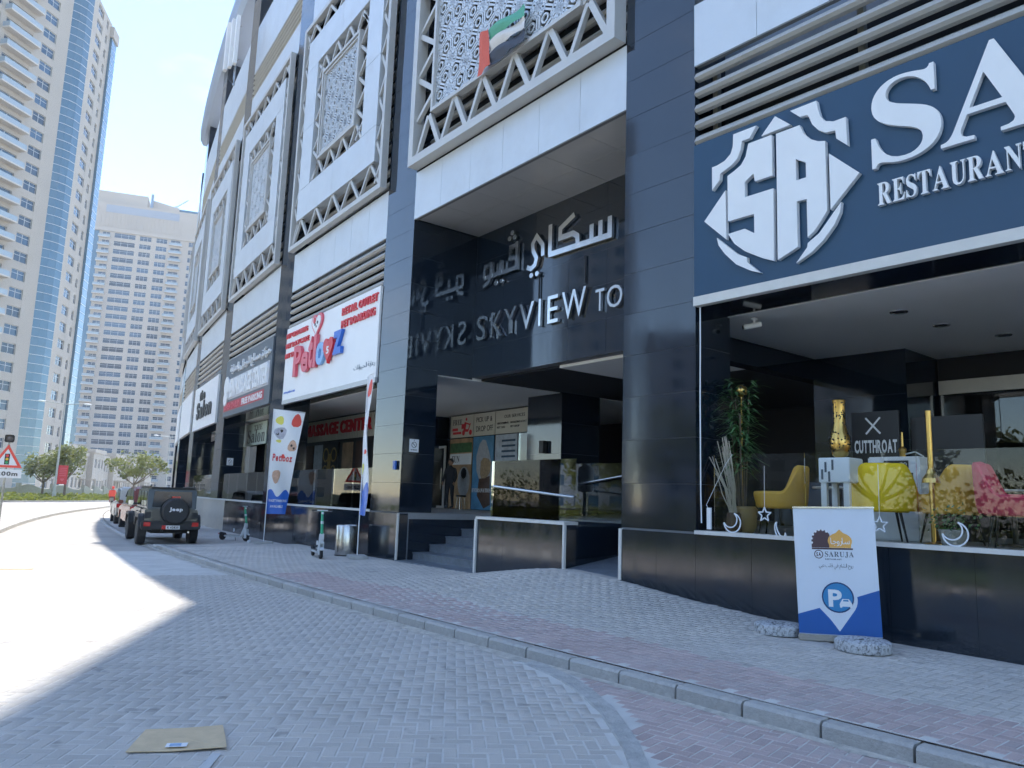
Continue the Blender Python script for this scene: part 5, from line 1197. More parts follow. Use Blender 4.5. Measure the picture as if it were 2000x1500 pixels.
obj('razor_print', G().ribbon([(-.12, 1.68), (.12, 1.95)], .03, -.004, -.001), m_white, ct); obj('razor_print', G().ribbon([(.12, 1.68), (-.12, 1.95)], .03, -.006, -.004), m_white, ct); obj('arrow_print', G().ribbon([(-.2, 1.08), (.2, 1.12)], .035, -.004, -.001).prism([(.18, 1.04), (.3, 1.13), (.18, 1.2)], -.004, -.001), m_white, ct); obj('post', G().tube((0, .025, 0), (0, .025, .9), .025), m_black, ct)
bs = obj('blackboard', G().box(-.02, 1.05, 0, .05, 0, 1.95), m_black, None, FR[0] @ T(1.85, 3.3, ZF), bevel=.01); tag(bs, 'plain black screen standing beside the CUTTHROAT board', 'screen')
hk = thing('water_pipe', 'brass water pipe with pale hose in front of the black screen', 'water pipe', FR[0] @ T(2.0, 2.55, ZF + .9)); obj('body', G().lathe([(.08, 0), (.10, .1), (.05, .2), (.035, .32), (.05, .42), (.06, .48), (.02, .52), (.015, .74)], n=16), m_gold, hk, smooth=True); obj('hose', G().path([(.04, 0, .40), (.2, -.03, .43), (.32, -.05, .36), (.38, -.06, .2), (.36, -.06, 0)], .012), m_white, hk); obj('side_table', G().box(-.25, .45, -.25, .25, -.9, 0), m_wood, hk)
sh_ = thing('small_shrub', 'dry leafy shrub in a low pot behind the right glass pane', 'plant', FR[0] @ T(3.45, .42, ZF)); obj('pot', G().lathe([(.12, 0), (.16, .2), (.15, .22)], n=14), m_conc, sh_); lg = G(); random.seed(8)
for i in range(150):
    d = Vector((random.gauss(0, .11), random.gauss(0, .09), .2 + abs(random.gauss(.08, .10)))); s_ = .03; n_ = Vector((random.uniform(-1, 1), random.uniform(-1, 1), random.uniform(-1, 1))).normalized(); a = n_.orthogonal().normalized() * s_; b = n_.cross(a.normalized()) * s_*.6
    lg.add([d - a, d + b, d + a, d - b], [(0, 1, 2, 3)])
obj('foliage', lg, m_leaf, sh_)
# moon and star ornaments on a wire along the glass
m_tube = mat('white_light_tube', (.72, .74, .76), .4)
def star(x, z, lab):
    pts = [(x + (.105 if i % 2 == 0 else .045)*math.sin(math.pi*i/5), .065, z + (.105 if i % 2 == 0 else .045)*math.cos(math.pi*i/5)) for i in range(11)]
    t_ = thing('star_ornament', lab, 'ornament', FR[0], 'moon and star ornaments on the railing'); obj('tube', G().path(pts, .010, 6), m_tube, t_); obj('wire', G().tube((x, .065, z + .105), (x, .075, 2.3), .003, .003, 4), m_white, t_)
def moon(x, z, lab, rz=0.0, sq=1.0):
    t_ = thing('moon_ornament', lab, 'ornament', FR[0] @ Matrix.Translation((x, .065, z)) @ Matrix.Rotation(rz, 4, 'Y'), 'moon and star ornaments on the railing')
    o_ = [(.14*math.cos(R_(a)), 0, .14*math.sin(R_(a))*sq) for a in range(-170, 61, 15)]; i_ = [(-.035 + .115*math.cos(R_(a)), 0, (.045 + .115*math.sin(R_(a)))*sq) for a in range(52, -172, -16)]
    obj('tube', G().path(o_ + i_ + [o_[0]], .010, 6), m_tube, t_)
moon(.59, 1.475, 'white moon ornament nearest the pillar'); star(1.12, 1.61, 'white star ornament left of the parking banner'); moon(1.36, 1.385, 'white moon ornament fallen flat left of the parking banner', 1.2, .5); star(2.73, 1.54, 'white star ornament right of the parking banner'); moon(3.60, 1.475, 'white moon ornament at the right by the dry shrub')
pb = thing('power_box', 'small white power box with cord by the pillar', 'box', FR[0] @ T(.19, .05, 1.52)); obj('case', G().box(-.035, .035, 0, .03, -.16, .16), m_white, pb); obj('cord', G().path([(0, 0, .14), (-.04, .0, .20), (.3, 0, .80), (.42, 0, .95)], .004, 5), m_white, pb)
# light strips deep inside the left of the terrace
for i, (x, y, z) in enumerate(((-.9, 8.6, 3.62), (-.3, 8.0, 3.55), (.35, 7.4, 3.5))):
    o = obj('light_strip', G().box(-.65, .65, -.02, .02, -.015, .015), mat('lamp_white', (1, .96, .88), .5, emit=1.6), None, FR[0] @ T(x, y, z, R_(4)))
    tag(o, ('thin lit ceiling strip farthest inside the barber shop', 'middle thin lit ceiling strip inside the barber shop', 'thin lit ceiling strip nearest the inner pillar')[i], 'light strip', 'lit strips inside the barber shop')
# entrance: intercom post behind the planter and wall lamp
it = thing('access_terminal', 'white access terminal with screen behind the planter glass', 'terminal', FR[1] @ T(4.25, 1.15, ZF)); obj('case', G().box(-.2, .2, -.08, .08, .62, 1.18), m_white, it, bevel=.03); obj('screen', G().box(-.12, .12, -.09, -.08, .78, 1.08), m_grey, it); obj('post', G().box(-.05, .05, -.03, .03, 0, .62), m_bsteel, it); obj('hood', G().box(-.07, .07, -.05, .05, 1.18, 1.26), m_white, it); obj('arm', G().tube((-.2, 0, .95), (-.62, 0, .62), .018), m_white, it)
wl = thing('wall_lamp', 'black box lamp on the inner entrance pillar', 'lamp', FR[1] @ T(-.55, 5.05, 3.25)); obj('back_plate', G().box(-.07, .07, -.02, 0, -.16, .16), m_black, wl); obj('lamp_body', G().box(-.10, .10, -.16, -.02, -.18, .18), m_black, wl, bevel=.01)
# ---- people
def figure(name, joints, edges, radii, material, parent, M, sub=2):
    me = bpy.data.meshes.new(name); me.from_pydata(joints, edges, []); o = bpy.data.objects.new(name, me); COL.objects.link(o)
    sk = o.modifiers.new('s', 'SKIN'); sk.use_smooth_shade = True; sb = o.modifiers.new('b', 'SUBSURF'); sb.levels = sub; sb.render_levels = sub
    for i, r in enumerate(radii):
        rr = r if isinstance(r, tuple) else (r, r); me.skin_vertices[0].data[i].radius = rr
    me.skin_vertices[0].data[0].use_root = True
    dg = bpy.context.evaluated_depsgraph_get(); m2 = bpy.data.meshes.new_from_object(o.evaluated_get(dg)); bpy.data.objects.remove(o)
    m2.name = name; m2.materials.clear(); m2.materials.append(material); m2.polygons.foreach_set('use_smooth', [True]*len(m2.polygons))
    return obj(name, m2, None, parent, M)
m_skin = mat('skin', (.30, .17, .11), .55); m_hair = mat('dark_hair', (.012, .010, .009), .5); m_cloth = mat('black_clothing', (.014, .015, .02), .8); m_shirt = mat('red_rider_jacket', (.42, .05, .04), .7); m_trou = mat('dark_trousers', (.03, .035, .05), .8)
def head(parent, M, x, y, z, facing=-1, helmet=None):
    obj('head', G().ball((x, y, z), .105, 14, 10, (.82, .95, 1.12)).ball((x, y + facing*.10, z - .01), .018, 8, 6).ball((x - .088, y, z), .022, 8, 6, (.4, .8, 1.2)).ball((x + .088, y, z), .022, 8, 6, (.4, .8, 1.2)), m_skin, parent, M, smooth=True)
    obj('eyes', G().ball((x - .034, y + facing*.088, z + .012), .011, 6, 4).ball((x + .034, y + facing*.088, z + .012), .011, 6, 4).box(x - .022, x + .022, min(y + facing*.086, y + facing*.094), max(y + facing*.086, y + facing*.094), z - .060, z - .054), m_black, parent, M)
    obj('hair' if helmet is None else 'helmet', G().ball((x, y - facing*.018, z + .03), .112 if helmet is None else .14, 14, 10, (.86, .96, 1.0)), helmet or m_hair, parent, M, smooth=True)
def person(M, lab, top, legs, armpose):
    t_ = thing('person', lab, 'person', M)
    J = [(0, 0, .95), (0, 0, 1.15), (0, 0, 1.38), (0, 0, 1.50), (-.09, 0, .90), (-.11, -.02, .50), (-.11, .03, .09), (.09, 0, .90), (.12, -.03, .50), (.13, .02, .09), (-.19, 0, 1.40), armpose[0], armpose[1], (.19, 0, 1.40), armpose[2], armpose[3], (-.11, -.14, .045), (.13, -.15, .045), (0, 0, 1.56)]
    Ed = [(0, 1), (1, 2), (2, 3), (0, 4), (4, 5), (5, 6), (0, 7), (7, 8), (8, 9), (2, 10), (10, 11), (11, 12), (2, 13), (13, 14), (14, 15), (6, 16), (9, 17), (3, 18)]
    Rd = [(.16, .12), (.15, .11), (.17, .11), .06, .095, .065, .045, .095, .065, .045, .065, .05, .035, .065, .05, .035, .04, .04, .05]
    figure('body', J, Ed, Rd, top, t_, M); head(t_, M, 0, -.01, 1.66)
    for s_, w in ((-1, armpose[1]), (1, armpose[3])):
        pd = Vector(w); g = G().ball(pd, .045, 10, 6, (.55, .9, 1.1))
        for f in range(4): g.tube(pd + Vector((0, -.03 + f*.02, -.03)), pd + Vector((s_*.012, -.035 + f*.022, -.10 + abs(f - 1.5)*.01)), .0095, .007, 6)
        g.tube(pd + Vector((0, -.035, 0)), pd + Vector((0, -.075, -.045)), .011, .008, 6); obj('hand', g, m_skin, t_, M, smooth=True)
person(FR[2] @ T(2.05, 5.55, ZF + .004, R_(25)), 'person in black clothing standing by the pet posters', m_cloth, m_cloth, [(-.25, -.02, 1.14), (-.22, -.14, .93), (.25, 0, 1.14), (.23, -.10, .92)])
st = thing('dark_stool', 'dark stool beside the person at the pet posters', 'stool', FR[2] @ T(2.75, 5.6, ZF + .003)); obj('seat', G().lathe([(0, .44), (.18, .44), (.19, .47), (.17, .50), (0, .50)], n=18), m_black, st)
for i in range(4): a = R_(45 + 90*i); obj('leg', G().tube((.12*math.cos(a), .12*math.sin(a), .45), (.17*math.cos(a), .17*math.sin(a), 0), .014), m_bsteel, st)
# ---- delivery rider far down the road
bk = thing('delivery_motorbike', 'delivery motorbike with red top box far down the road', 'motorbike', TB(-35.9, 70.6, -.008, -24))
for yy in (-.62, .62): w = obj('wheel', G().lathe([(.20, -.05), (.28, -.05), (.30, 0), (.28, .05), (.20, .05), (.20, -.05)], (0, yy, .30), 20, 'x'), m_rub, bk)
obj('frame', G().xprism([(-.7, .62), (-.2, .45), (.3, .40), (.55, .85), (.4, .95), (.1, .72), (-.3, .80), (-.75, .78)], -.12, .12), m_trim, bk, bevel=.02); obj('fork', G().tube((0, .62, .3), (0, .45, 1.0), .04), m_bsteel, bk); obj('handlebar', G().tube((-.35, .42, 1.02), (.35, .42, 1.02), .018), m_black, bk); obj('top_box', G().box(-.26, .26, -.95, -.42, .82, 1.36), m_redp, bk, bevel=.03); obj('tail_lamp', G().box(-.08, .08, -.80, -.76, .66, .72), m_tail, bk); obj('number_plate', G().box(-.1, .1, -.80, -.78, .45, .58), m_white, bk)
RM = TB(-35.9, 70.6, -.008, -24); rd = thing('person', 'rider in red jacket sitting on the delivery motorbike', 'person', RM)
J = [(0, -.2, .88), (0, -.14, 1.1), (0, -.05, 1.32), (0, 0, 1.42), (-.12, .0, .86), (-.2, .22, .70), (-.18, .1, .34), (.12, 0, .86), (.2, .22, .70), (.18, .1, .34), (-.19, -.05, 1.33), (-.27, .15, 1.12), (-.26, .38, 1.05), (.19, -.05, 1.33), (.27, .15, 1.12), (.26, .38, 1.05)]
figure('body', J, [(0, 1), (1, 2), (2, 3), (0, 4), (4, 5), (5, 6), (0, 7), (7, 8), (8, 9), (2, 10), (10, 11), (11, 12), (2, 13), (13, 14), (14, 15)], [(.16, .13), (.15, .12), (.17, .12), .06, .09, .07, .05, .09, .07, .05, .07, .05, .04, .07, .05, .04], m_shirt, rd, RM); head(rd, RM, 0, .03, 1.58, 1, m_redp)
for sx in (-1, 1): obj('hand', G().ball((sx*.26, .41, 1.03), .045, 8, 6), m_skin, rd, RM); obj('boot', G().box(sx*.18 - .05, sx*.18 + .05, .02, .28, .26, .36), m_black, rd, RM)

# ================================================================== LEFT SIDE: SIGN, LAMP POST, TREES, FENCE, HOUSES, TOWERS
tsn = thing('warning_sign', 'red bordered triangular traffic light warning sign over a 200m plate', 'traffic sign', TB(-20.2, 31.1, 0, -32.5))
obj('pole', G().tube((0, .03, 0), (0, .03, 3.35), .04), m_bsteel, tsn)
def tri(r, z): return [(0, z + r), (-r*.866, z - r/2), (r*.866, z - r/2)]
obj('triangle', G().prism(tri(.62, 2.62), -.03, .0), m_redp, tsn, bevel=.006); obj('triangle_face', G().prism(tri(.43, 2.62), -.034, -.0305), m_white, tsn)
obj('signal_print', G().box(-.085, .085, -.038, -.0345, 2.43, 2.86), m_black, tsn)
for z, c in ((2.78, (.7, .05, .04)), (2.645, (.8, .5, .03)), (2.51, (.03, .35, .12))): obj('signal_dot', G().lathe([(.055, 0), (.055, .003)], (0, -.042, z), 12, 'y'), mat('print_dot', c, .5), tsn)
obj('plate', G().box(-.55, .55, -.03, .0, 1.90, 2.24), m_white, tsn); obj('lettering', txt('200m', -.30, .42, 1.98, 2.15, -.034, .003, 'bold'), m_black, tsn); obj('arrow_print', G().prism([(-.48, 2.0), (-.34, 2.0), (-.41, 2.12)], -.034, -.031), m_black, tsn)
fb = obj('flasher', G().box(-.17, .17, -.14, .10, 3.32, 3.62), m_trim, tsn, bevel=.03); obj('flasher_lens', G().lathe([(.12, 0), (.13, -.02), (.0, -.05)], (0, -.14, 3.47), 16, 'y'), mat('dull_amber_lens', (.18, .15, .13), .2), fb); obj('flasher_hood', G().lathe([(.135, 0), (.14, -.14), (.145, -.14), (.145, 0)], (0, -.13, 3.48), 16, 'y'), m_trim, fb)
def lamppost(x, y, h, rz, lab, banner=False, arm=1.9):
    t_ = thing('street_lamp', lab, 'street lamp', T(x, y, 0, rz), 'twin arm street lamps'); mm = mat('grey_lamp_paint', (.42, .42, .40), .5)
    obj('pole', G().tube((0, 0, 0), (0, 0, h), .13, .07, 12), mm, t_); obj('base', G().tube((0, 0, 0), (0, 0, .9), .2, .2, 12), mm, t_)
    for sx in (-1, 1): obj('arm', G().tube((0, 0, h - .1), (sx*arm, 0, h + .1), .05, .04, 8), mm, t_); obj('lamp_head', G().ball((sx*(arm + .3), 0, h + .08), .42, 12, 6, (1, .4, .22)), m_white, t_)
    if banner:
        m_rb = mat('red_banner_cloth', (.58, .03, .04), .6); b_ = obj('banner', G().box(.12, 1.05, -.02, .02, 1.75, 3.8), m_rb, t_)
        for i in range(5): obj('banner_print', G().box(.25, .92, -.026, -.0205, 3.45 - i*.2, 3.52 - i*.2), m_pink, b_)
        obj('banner_print', G().prism(heart(.58, 2.25, .18), -.026, -.0205), m_pink, b_)
        for z in (1.78, 3.78): obj('banner_arm', G().tube((0, 0, z), (1.05, 0, z), .02), m_bsteel, b_)
lamppost(-49.3, 84.5, 10.6, R_(30), 'twin arm street lamp with a red banner at the left', True)
lamppost(-56.5, 128, 10.2, R_(30), 'twin arm street lamp behind the dark off-roader')
# grass and planted strip beyond the far carriageway
g = G(); vs = []; pts = [(-75, 30), (-47, 62), (-44.5, 70), (-44, 80), (-46, 95), (-52, 115)]; out = [(-110, 60), (-75, 88), (-70, 100), (-66, 110), (-66, 122), (-70, 135)]
g.add([(x, y, .10) for x, y in pts] + [(x, y, .10) for x, y in out], [(i, i+1, i+7, i+6) for i in range(5)]); fixn(obj('verge', g, m_grass))['kind'] = 'structure'
g = G()
for (a, b) in zip(pts, pts[1:]): g.obox((*a, .03), (*b, .03), .22, .25)
obj('verge_kerb', g, m_kerb)['kind'] = 'structure'
random.seed(21); g = G()
def leafquad(g, p, s, flat=.0):
    n_ = Vector((random.uniform(-1, 1), random.uniform(-1, 1), random.uniform(-1, 1) + flat)).normalized(); a = n_.orthogonal().normalized() * s; b = n_.cross(a).normalized() * s * .6
    g.add([p - a, p + b, p + a, p - b], [(0, 1, 2, 3)])
for i in range(9000):
    t = random.random(); k = min(4, int(t*5)); f = t*5 - k; q = .02 + random.random()**1.6 * .5
    x = (pts[k][0]*(1-f) + pts[k+1][0]*f)*(1-q) + (out[k][0]*(1-f) + out[k+1][0]*f)*q; y = (pts[k][1]*(1-f) + pts[k+1][1]*f)*(1-q) + (out[k][1]*(1-f) + out[k+1][1]*f)*q
    leafquad(g, Vector((x, y, random.uniform(.1, .25 + .9*q))), random.uniform(.10, .24))
o = obj('verge_planting', g, m_tree2); o['kind'] = 'stuff'; tag(o, 'low yellow green planting and grass along the far verge', 'planting')
# wavy topped boundary wall
wv = thing('wavy_wall', 'low stone boundary wall with a wavy top behind the verge', 'wall', T(-62, 95, 0)); m_wv = mat('wavy_wall_stone', (.36, .33, .28), .85, var=.15)
line = [(-84, 72), (-60.5, 96), (-58, 106), (-62, 124)]
for (a, b) in zip(line, line[1:]):
    a = Vector(a); b = Vector(b); L = (b - a).length; d = (b - a).normalized(); n = int(L / 4.2)
    for i in range(n):
        p = a + d * (i * L / n); w = L / n; nn = 10
        poly = [(0, 0)] + [(w*j/nn, 1.35 + .28*math.sin(2*math.pi*j/nn)) for j in range(nn+1)] + [(w, 0)]
        M = T(p.x, p.y, 0, math.atan2(d.y, d.x)); obj('wall_bay', G().prism(poly, -.12, .12), m_wv, wv, M); obj('wall_post', G().box(-.22, .22, -.2, .2, 0, 1.75), m_wv, wv, M)
# trees
def tree(x, y, h, rx, rz, lab, material, seed, n=1700, trunk=.16, ls=.21, group='street trees on the left'):
    random.seed(seed); t_ = thing('street_tree', lab, 'tree', T(x, y, 0), group); tg = G(); cg_ = G(); tips = []
    base = Vector((0, 0, h*.30)); tg.tube((0, 0, 0), base, trunk, trunk*.75, 9)
    for i in range(6):
        a = 2*math.pi*i/6 + random.uniform(-.4, .4); e = base + Vector((math.cos(a)*rx*.55, math.sin(a)*rx*.55, random.uniform(.25, .55)*rz*2)); m_ = base.lerp(e, .5) + Vector((0, 0, -.15)); tg.tube(base, m_, trunk*.55, trunk*.35, 7); tg.tube(m_, e, trunk*.35, trunk*.12, 6); tips.append(e)
        for j in range(3):
            e2 = e + Vector((random.uniform(-1, 1)*rx*.4, random.uniform(-1, 1)*rx*.4, random.uniform(.0, .5)*rz)); tg.tube(m_.lerp(e, .7), e2, trunk*.15, trunk*.05, 5); tips.append(e2)
    c = Vector((0, 0, h - rz)); blobs = []
    for i in range(16):
        d = Vector((random.gauss(0, 1), random.gauss(0, 1), random.gauss(0, .8))).normalized() * random.uniform(.45, .95); blobs.append((c + Vector((d.x*rx*.8, d.y*rx*.8, d.z*rz*.8)), random.uniform(.22, .42)))
    blobs += [(p, random.uniform(.2, .32)) for p in tips]
    for i in range(n):
        b, r = random.choice(blobs); d = Vector((random.gauss(0, 1), random.gauss(0, 1), random.gauss(0, 1))).normalized() * random.random()**.4 * r * rx; d.z *= rz/rx*1.1; leafquad(cg_, b + d, random.uniform(.5, 1.2)*ls, .4)
    obj('trunk', tg, m_bark, t_); obj('crown', cg_, material, t_)
tree(-52.5, 92, 7.4, 3.0, 2.6, 'bushy tree behind the warning sign at the left', m_tree, 1)
tree(-57.5, 96, 6.2, 2.6, 2.2, 'lower bushy tree at the left edge beside the warning sign', m_tree, 5)
tree(-46.8, 97, 6.6, 3.9, 2.0, 'spreading tree before the beige houses', m_tree, 2)
tree(-43.5, 112, 6.4, 3.4, 2.1, 'yellow green tree just above the dark off-roader', m_tree2, 3)
tree(-39.5, 108, 5.2, 2.4, 1.7, 'pale yellow green tree against the end of the curved frontage', m_tree2, 4)
# ---- towers
m_cream_t = mat('cream_render', (.40, .365, .32), .85, spec=.2, var=.05, vs=.15); m_cream_2 = mat('pale_beige_render', (.44, .395, .345), .85, spec=.2, var=.05, vs=.1); m_twin = mat('blue_tower_glass', (.022, .062, .11), .06, spec=.7, var=.15, vs=.12, island=.55); m_tglass = mat('teal_tower_glass', (.06, .14, .20), .06, spec=.8, metal=.15, var=.12, vs=.1); m_fr = mat('white_window_frame', (.55, .56, .57), .5); m_slab = mat('white_balcony_slab', (.50, .46, .41), .8)
def wall_grid(g, x1, cols, z0, n, ph, sill, head_, d=.35, x0=0.0):
    """piers and spandrels around recessed windows; face in x-z, thickness along +y"""
    xs = x0
    for a, b in cols:
        g.box(xs, a, 0, d, z0, z0 + n*ph); xs = b
        for i in range(n): g.box(a, b, .02, d, z0 + i*ph + head_ - ph if i else z0, z0 + i*ph + sill)
        g.box(a, b, .02, d, z0 + (n-1)*ph + head_, z0 + n*ph)
    g.box(xs, x1, 0, d, z0, z0 + n*ph)
def window_mesh(w, h, nx=2):
    g = G(); g.box(0, w, .28, .33, 0, h); g.mi = 1
    for i in range(nx + 1): x = i*w/nx; g.box(max(0, x - .04), min(w, x + .04), .22, .28, 0, h)
    g.box(0, w, .225, .275, h*.62, h*.62 + .07); g.box(0, w, .225, .275, 0, .07); g.box(0, w, .225, .275, h - .07, h)
    me = g.mesh('window'); me.materials.append(m_twin); me.materials.append(m_fr); return me
def windows(parent, M, cols, z0, n, ph, sill, head_, nx=2, skip=()):
    for a, b in cols:
        me = window_mesh(b - a, head_ - sill, nx)
        for i in range(n):
            if i in skip: continue
            obj('window', me, None, parent, M @ Matrix.Translation((a, 0, z0 + i*ph + sill)))
m_balg = mat('pale_balcony_glass', (.30, .36, .40), .08, spec=.7)
def balconies(parent, M, x0, x1, z0, n, ph, dep=1.4, every=1):
    g = G(); g.prism([(x0, 0), (x1, 0), (x1, .28), (x0, .28)], -dep, 0); me = g.mesh('balcony'); me.materials.append(m_slab)
    r = G(); r.box(x0 + .05, x1 - .05, -dep + .03, -dep + .06, .28, 1.2).box(x0 + .03, x0 + .06, -dep + .06, 0, .28, 1.2).box(x1 - .06, x1 - .03, -dep + .06, 0, .28, 1.2); rm = r.mesh('balcony_glass'); rm.materials.append(m_balg)
    for i in range(0, n, every):
        b = obj('balcony', me, None, parent, M @ Matrix.Translation((0, 0, z0 + i*ph))); obj('balcony_glass', rm, None, b, M @ Matrix.Translation((0, 0, z0 + i*ph)))
def faceM(ox, oy, dx, dy):
    """local x along (dx,dy), local y into the building (left of it is outside on -y)"""
    X = Vector((dx, dy)).normalized(); Y = Vector((-X.y, X.x)); return Matrix(((X.x, Y.x, 0, ox), (X.y, Y.y, 0, oy), (0, 0, 1, 0), (0, 0, 0, 1)))
# tower 1, left edge of the picture
PH1 = 3.4; N1 = 31
D1 = Vector((.208, .978)); O1 = Vector((-89.6, 142.0)); A1_ = O1 - D1 * 30
t1 = thing('cream_tower', 'tall cream residential tower with balconies at the left edge', 'tower', T(O1.x, O1.y, 0))
MA = faceM(A1_.x, A1_.y, D1.x, D1.y)
g = G(); wall_grid(g, 28.6, [(10.6, 13.4), (14.6, 20.4), (22.6, 25.6)], 0, N1, PH1, .95, 2.85); obj('wall', g, m_cream_t, t1, MA)
obj('core', G().box(.0, 28.6, .36, 16, 0, N1*PH1), m_cream_t, t1, MA)
windows(t1, MA, [(10.6, 13.4), (14.6, 20.4), (22.6, 25.6)], 0, N1, PH1, .95, 2.85); balconies(t1, MA, 14.0, 21.0, .35, N1, PH1, 1.5)
G1 = O1 + Vector((.5, .6)); DB = Vector((-.22, .975))
pg = [A1_ + D1*28.6, O1 + Vector((.55, -.4)), O1 + Vector((1.25, .9)), O1 + Vector((1.45, 2.6)), O1 + Vector((-4, 4))]
gl = obj('corner_glass', G().zprism([(p.x, p.y) for p in pg], 0, N1*PH1), m_tglass, t1, Matrix.Identity(4))
for i in range(N1*2): obj('mullion', G().zprism([(p.x + (.05 if j in (1, 2, 3) else 0), p.y - (.05 if j in (1, 2) else 0)) for j, p in enumerate(pg)], i*PH1/2, i*PH1/2 + .09), m_fr, gl, Matrix.Identity(4))
OB = O1 + Vector((1.45, 2.6)); MB_ = faceM(OB.x, OB.y, DB.x, DB.y)
g = G(); wall_grid(g, 13.2, [(2.6, 6.2), (8.4, 9.6)], 0, N1 - 1, PH1, .95, 2.85); obj('wall', g, m_cream_t, t1, MB_); windows(t1, MB_, [(2.6, 6.2), (8.4, 9.6)], 0, N1 - 1, PH1, .95, 2.85); obj('core', G().box(0, 13.2, .36, 14, 0, (N1-1)*PH1 + 1), m_cream_t, t1, MB_)
ge_ = obj('edge_glass', G().box(11.4, 14.6, -.5, 6, 0, (N1-1)*PH1 - 3.0), m_tglass, t1, MB_); obj('cornice', G().box(11.0, 15.0, -.8, 6, (N1-1)*PH1 - 3.0, (N1-1)*PH1 - .6), m_cream_t, t1, MB_)
for i in range(60): obj('mullion', G().box(11.38, 14.62, -.53, -.47, i*PH1/2, i*PH1/2 + .08), m_fr, ge_, MB_)
# tower 2, centre left in the distance
t2 = thing('beige_tower', 'distant beige tower with rows of windows and a stepped crown', 'tower', T(-165, 303, 0)); PH2 = 3.4; N2 = 31
M2 = faceM(-175.6, 301.1, 35.5, 12.5) @ Matrix.Scale(1.16, 4, (1, 0, 0))
cols2 = [(5.2, 7.6), (9.0, 15.8), (17.2, 21.0), (22.6, 26.2), (27.4, 30.6), (33.4, 35.2)]
g = G(); wall_grid(g, 37.0, cols2, 0, N2, PH2, 1.1, 3.1, x0=4.2); obj('wall', g, m_cream_2, t2, M2); obj('core', G().box(4.2, 37, .36, 24, 0, N2*PH2), m_cream_2, t2, M2)
windows(t2, M2, cols2[1:4], 0, N2, PH2, 1.1, 3.1, 3); windows(t2, M2, [cols2[0], cols2[4], cols2[5]], 0, N2, PH2, 1.1, 3.1, 2)
balconies(t2, M2, 27.0, 31.2, .5, N2, PH2, 1.2); balconies(t2, M2, 4.0, 7.8, .5, N2, PH2, 1.2)
obj('side_glass', G().zprism([(4.2, .2), (2.6, .6), (1.2, 1.6), (.2, 3.2), (-.2, 6), (4.2, 6)], 0, N2*PH2 + 1), m_tglass, t2, M2); obj('side_glass', G().box(37.0, 40.0, .6, 14, 0, N2*PH2 - 3), m_tglass, t2, M2); balconies(t2, M2 @ Matrix.Translation((-2.4, 5.0, 0)), 0, 2.2, .5, N2, PH2, 1.4)
zt = N2*PH2
obj('crown_band', G().box(.5, 38.2, -.4, 20, zt, zt + 1.6), m_cream_2, t2, M2); cw = obj('crown', G().box(.3, 36.5, .0, 20, zt + 1.6, zt + 12.5), m_cream_2, t2, M2)
obj('crown_louvre', G().box(5.5, 29.5, -.08, 0, zt + 8.2, zt + 11.4), mat('grey_louvre', (.30, .33, .38), .6), cw, M2)
for i in range(22): obj('crown_fin', G().box(4 + i*1.25, 4.3 + i*1.25, -.22, 0, zt + 2.0, zt + 8.0), m_cream_2, cw, M2)
obj('crown_block', G().box(1.6, 18.4, 1.5, 18, zt + 12.5, zt + 17.6), m_cream_2, t2, M2); obj('crown_block', G().prism([(20, zt + 12.5), (20, zt + 16.5), (29, zt + 14.6), (29, zt + 12.5)], 2, 18), m_cream_2, t2, M2); obj('flue', G().box(19.4, 20.2, 1.0, 2.0, zt + 12.5, zt + 18.8), mat('blue_grey_metal', (.20, .28, .38), .5), t2, M2)
fw_ = obj('side_wing', G().box(37.5, 42.5, 3.0, 20, 0, zt + 12.2), m_cream_2, t2, M2); obj('wing_glass', G().box(38.6, 41.2, 2.9, 3.0, zt + 2, zt + 9.5), m_tglass, fw_, M2); obj('wing_glass', G().box(27, 42.0, 3.2, 20, zt + 12.5, zt + 14.6), m_tglass, t2, M2)
for i in range(N2): obj('wing_window', G().box(38.8, 41.0, 2.9, 3.0, i*PH2 + 1.0, i*PH2 + 2.8), m_twin, fw_, M2)
cn = thing('roof_crane', 'small maintenance crane on the roof of the beige tower', 'crane', M2 @ Matrix.Translation((27.5, 6, zt + 14.6))); obj('mast', G().box(-.3, .3, -.3, .3, 0, 2.2), m_bsteel, cn); obj('jib', G().obox((0, 0, 1.6), (4.0, 0, 5.6), .45, .45, (0, 1, 0)), m_bsteel, cn)
# tower 3, thin sliver of blue glass
t3 = thing('blue_glass_tower', 'sliver of a distant blue glass tower between the two beige towers', 'tower', T(-300, 520, 0)); M3 = faceM(-306, 513, 1, .45); obj('shaft', G().box(0, 22, 0, 20, 0, 82), m_tglass, t3, M3)
for i in range(27): obj('floor_band', G().box(-.1, 22.1, -.15, 0, 3 + i*3, 3.9 + i*3), m_white, t3, M3)
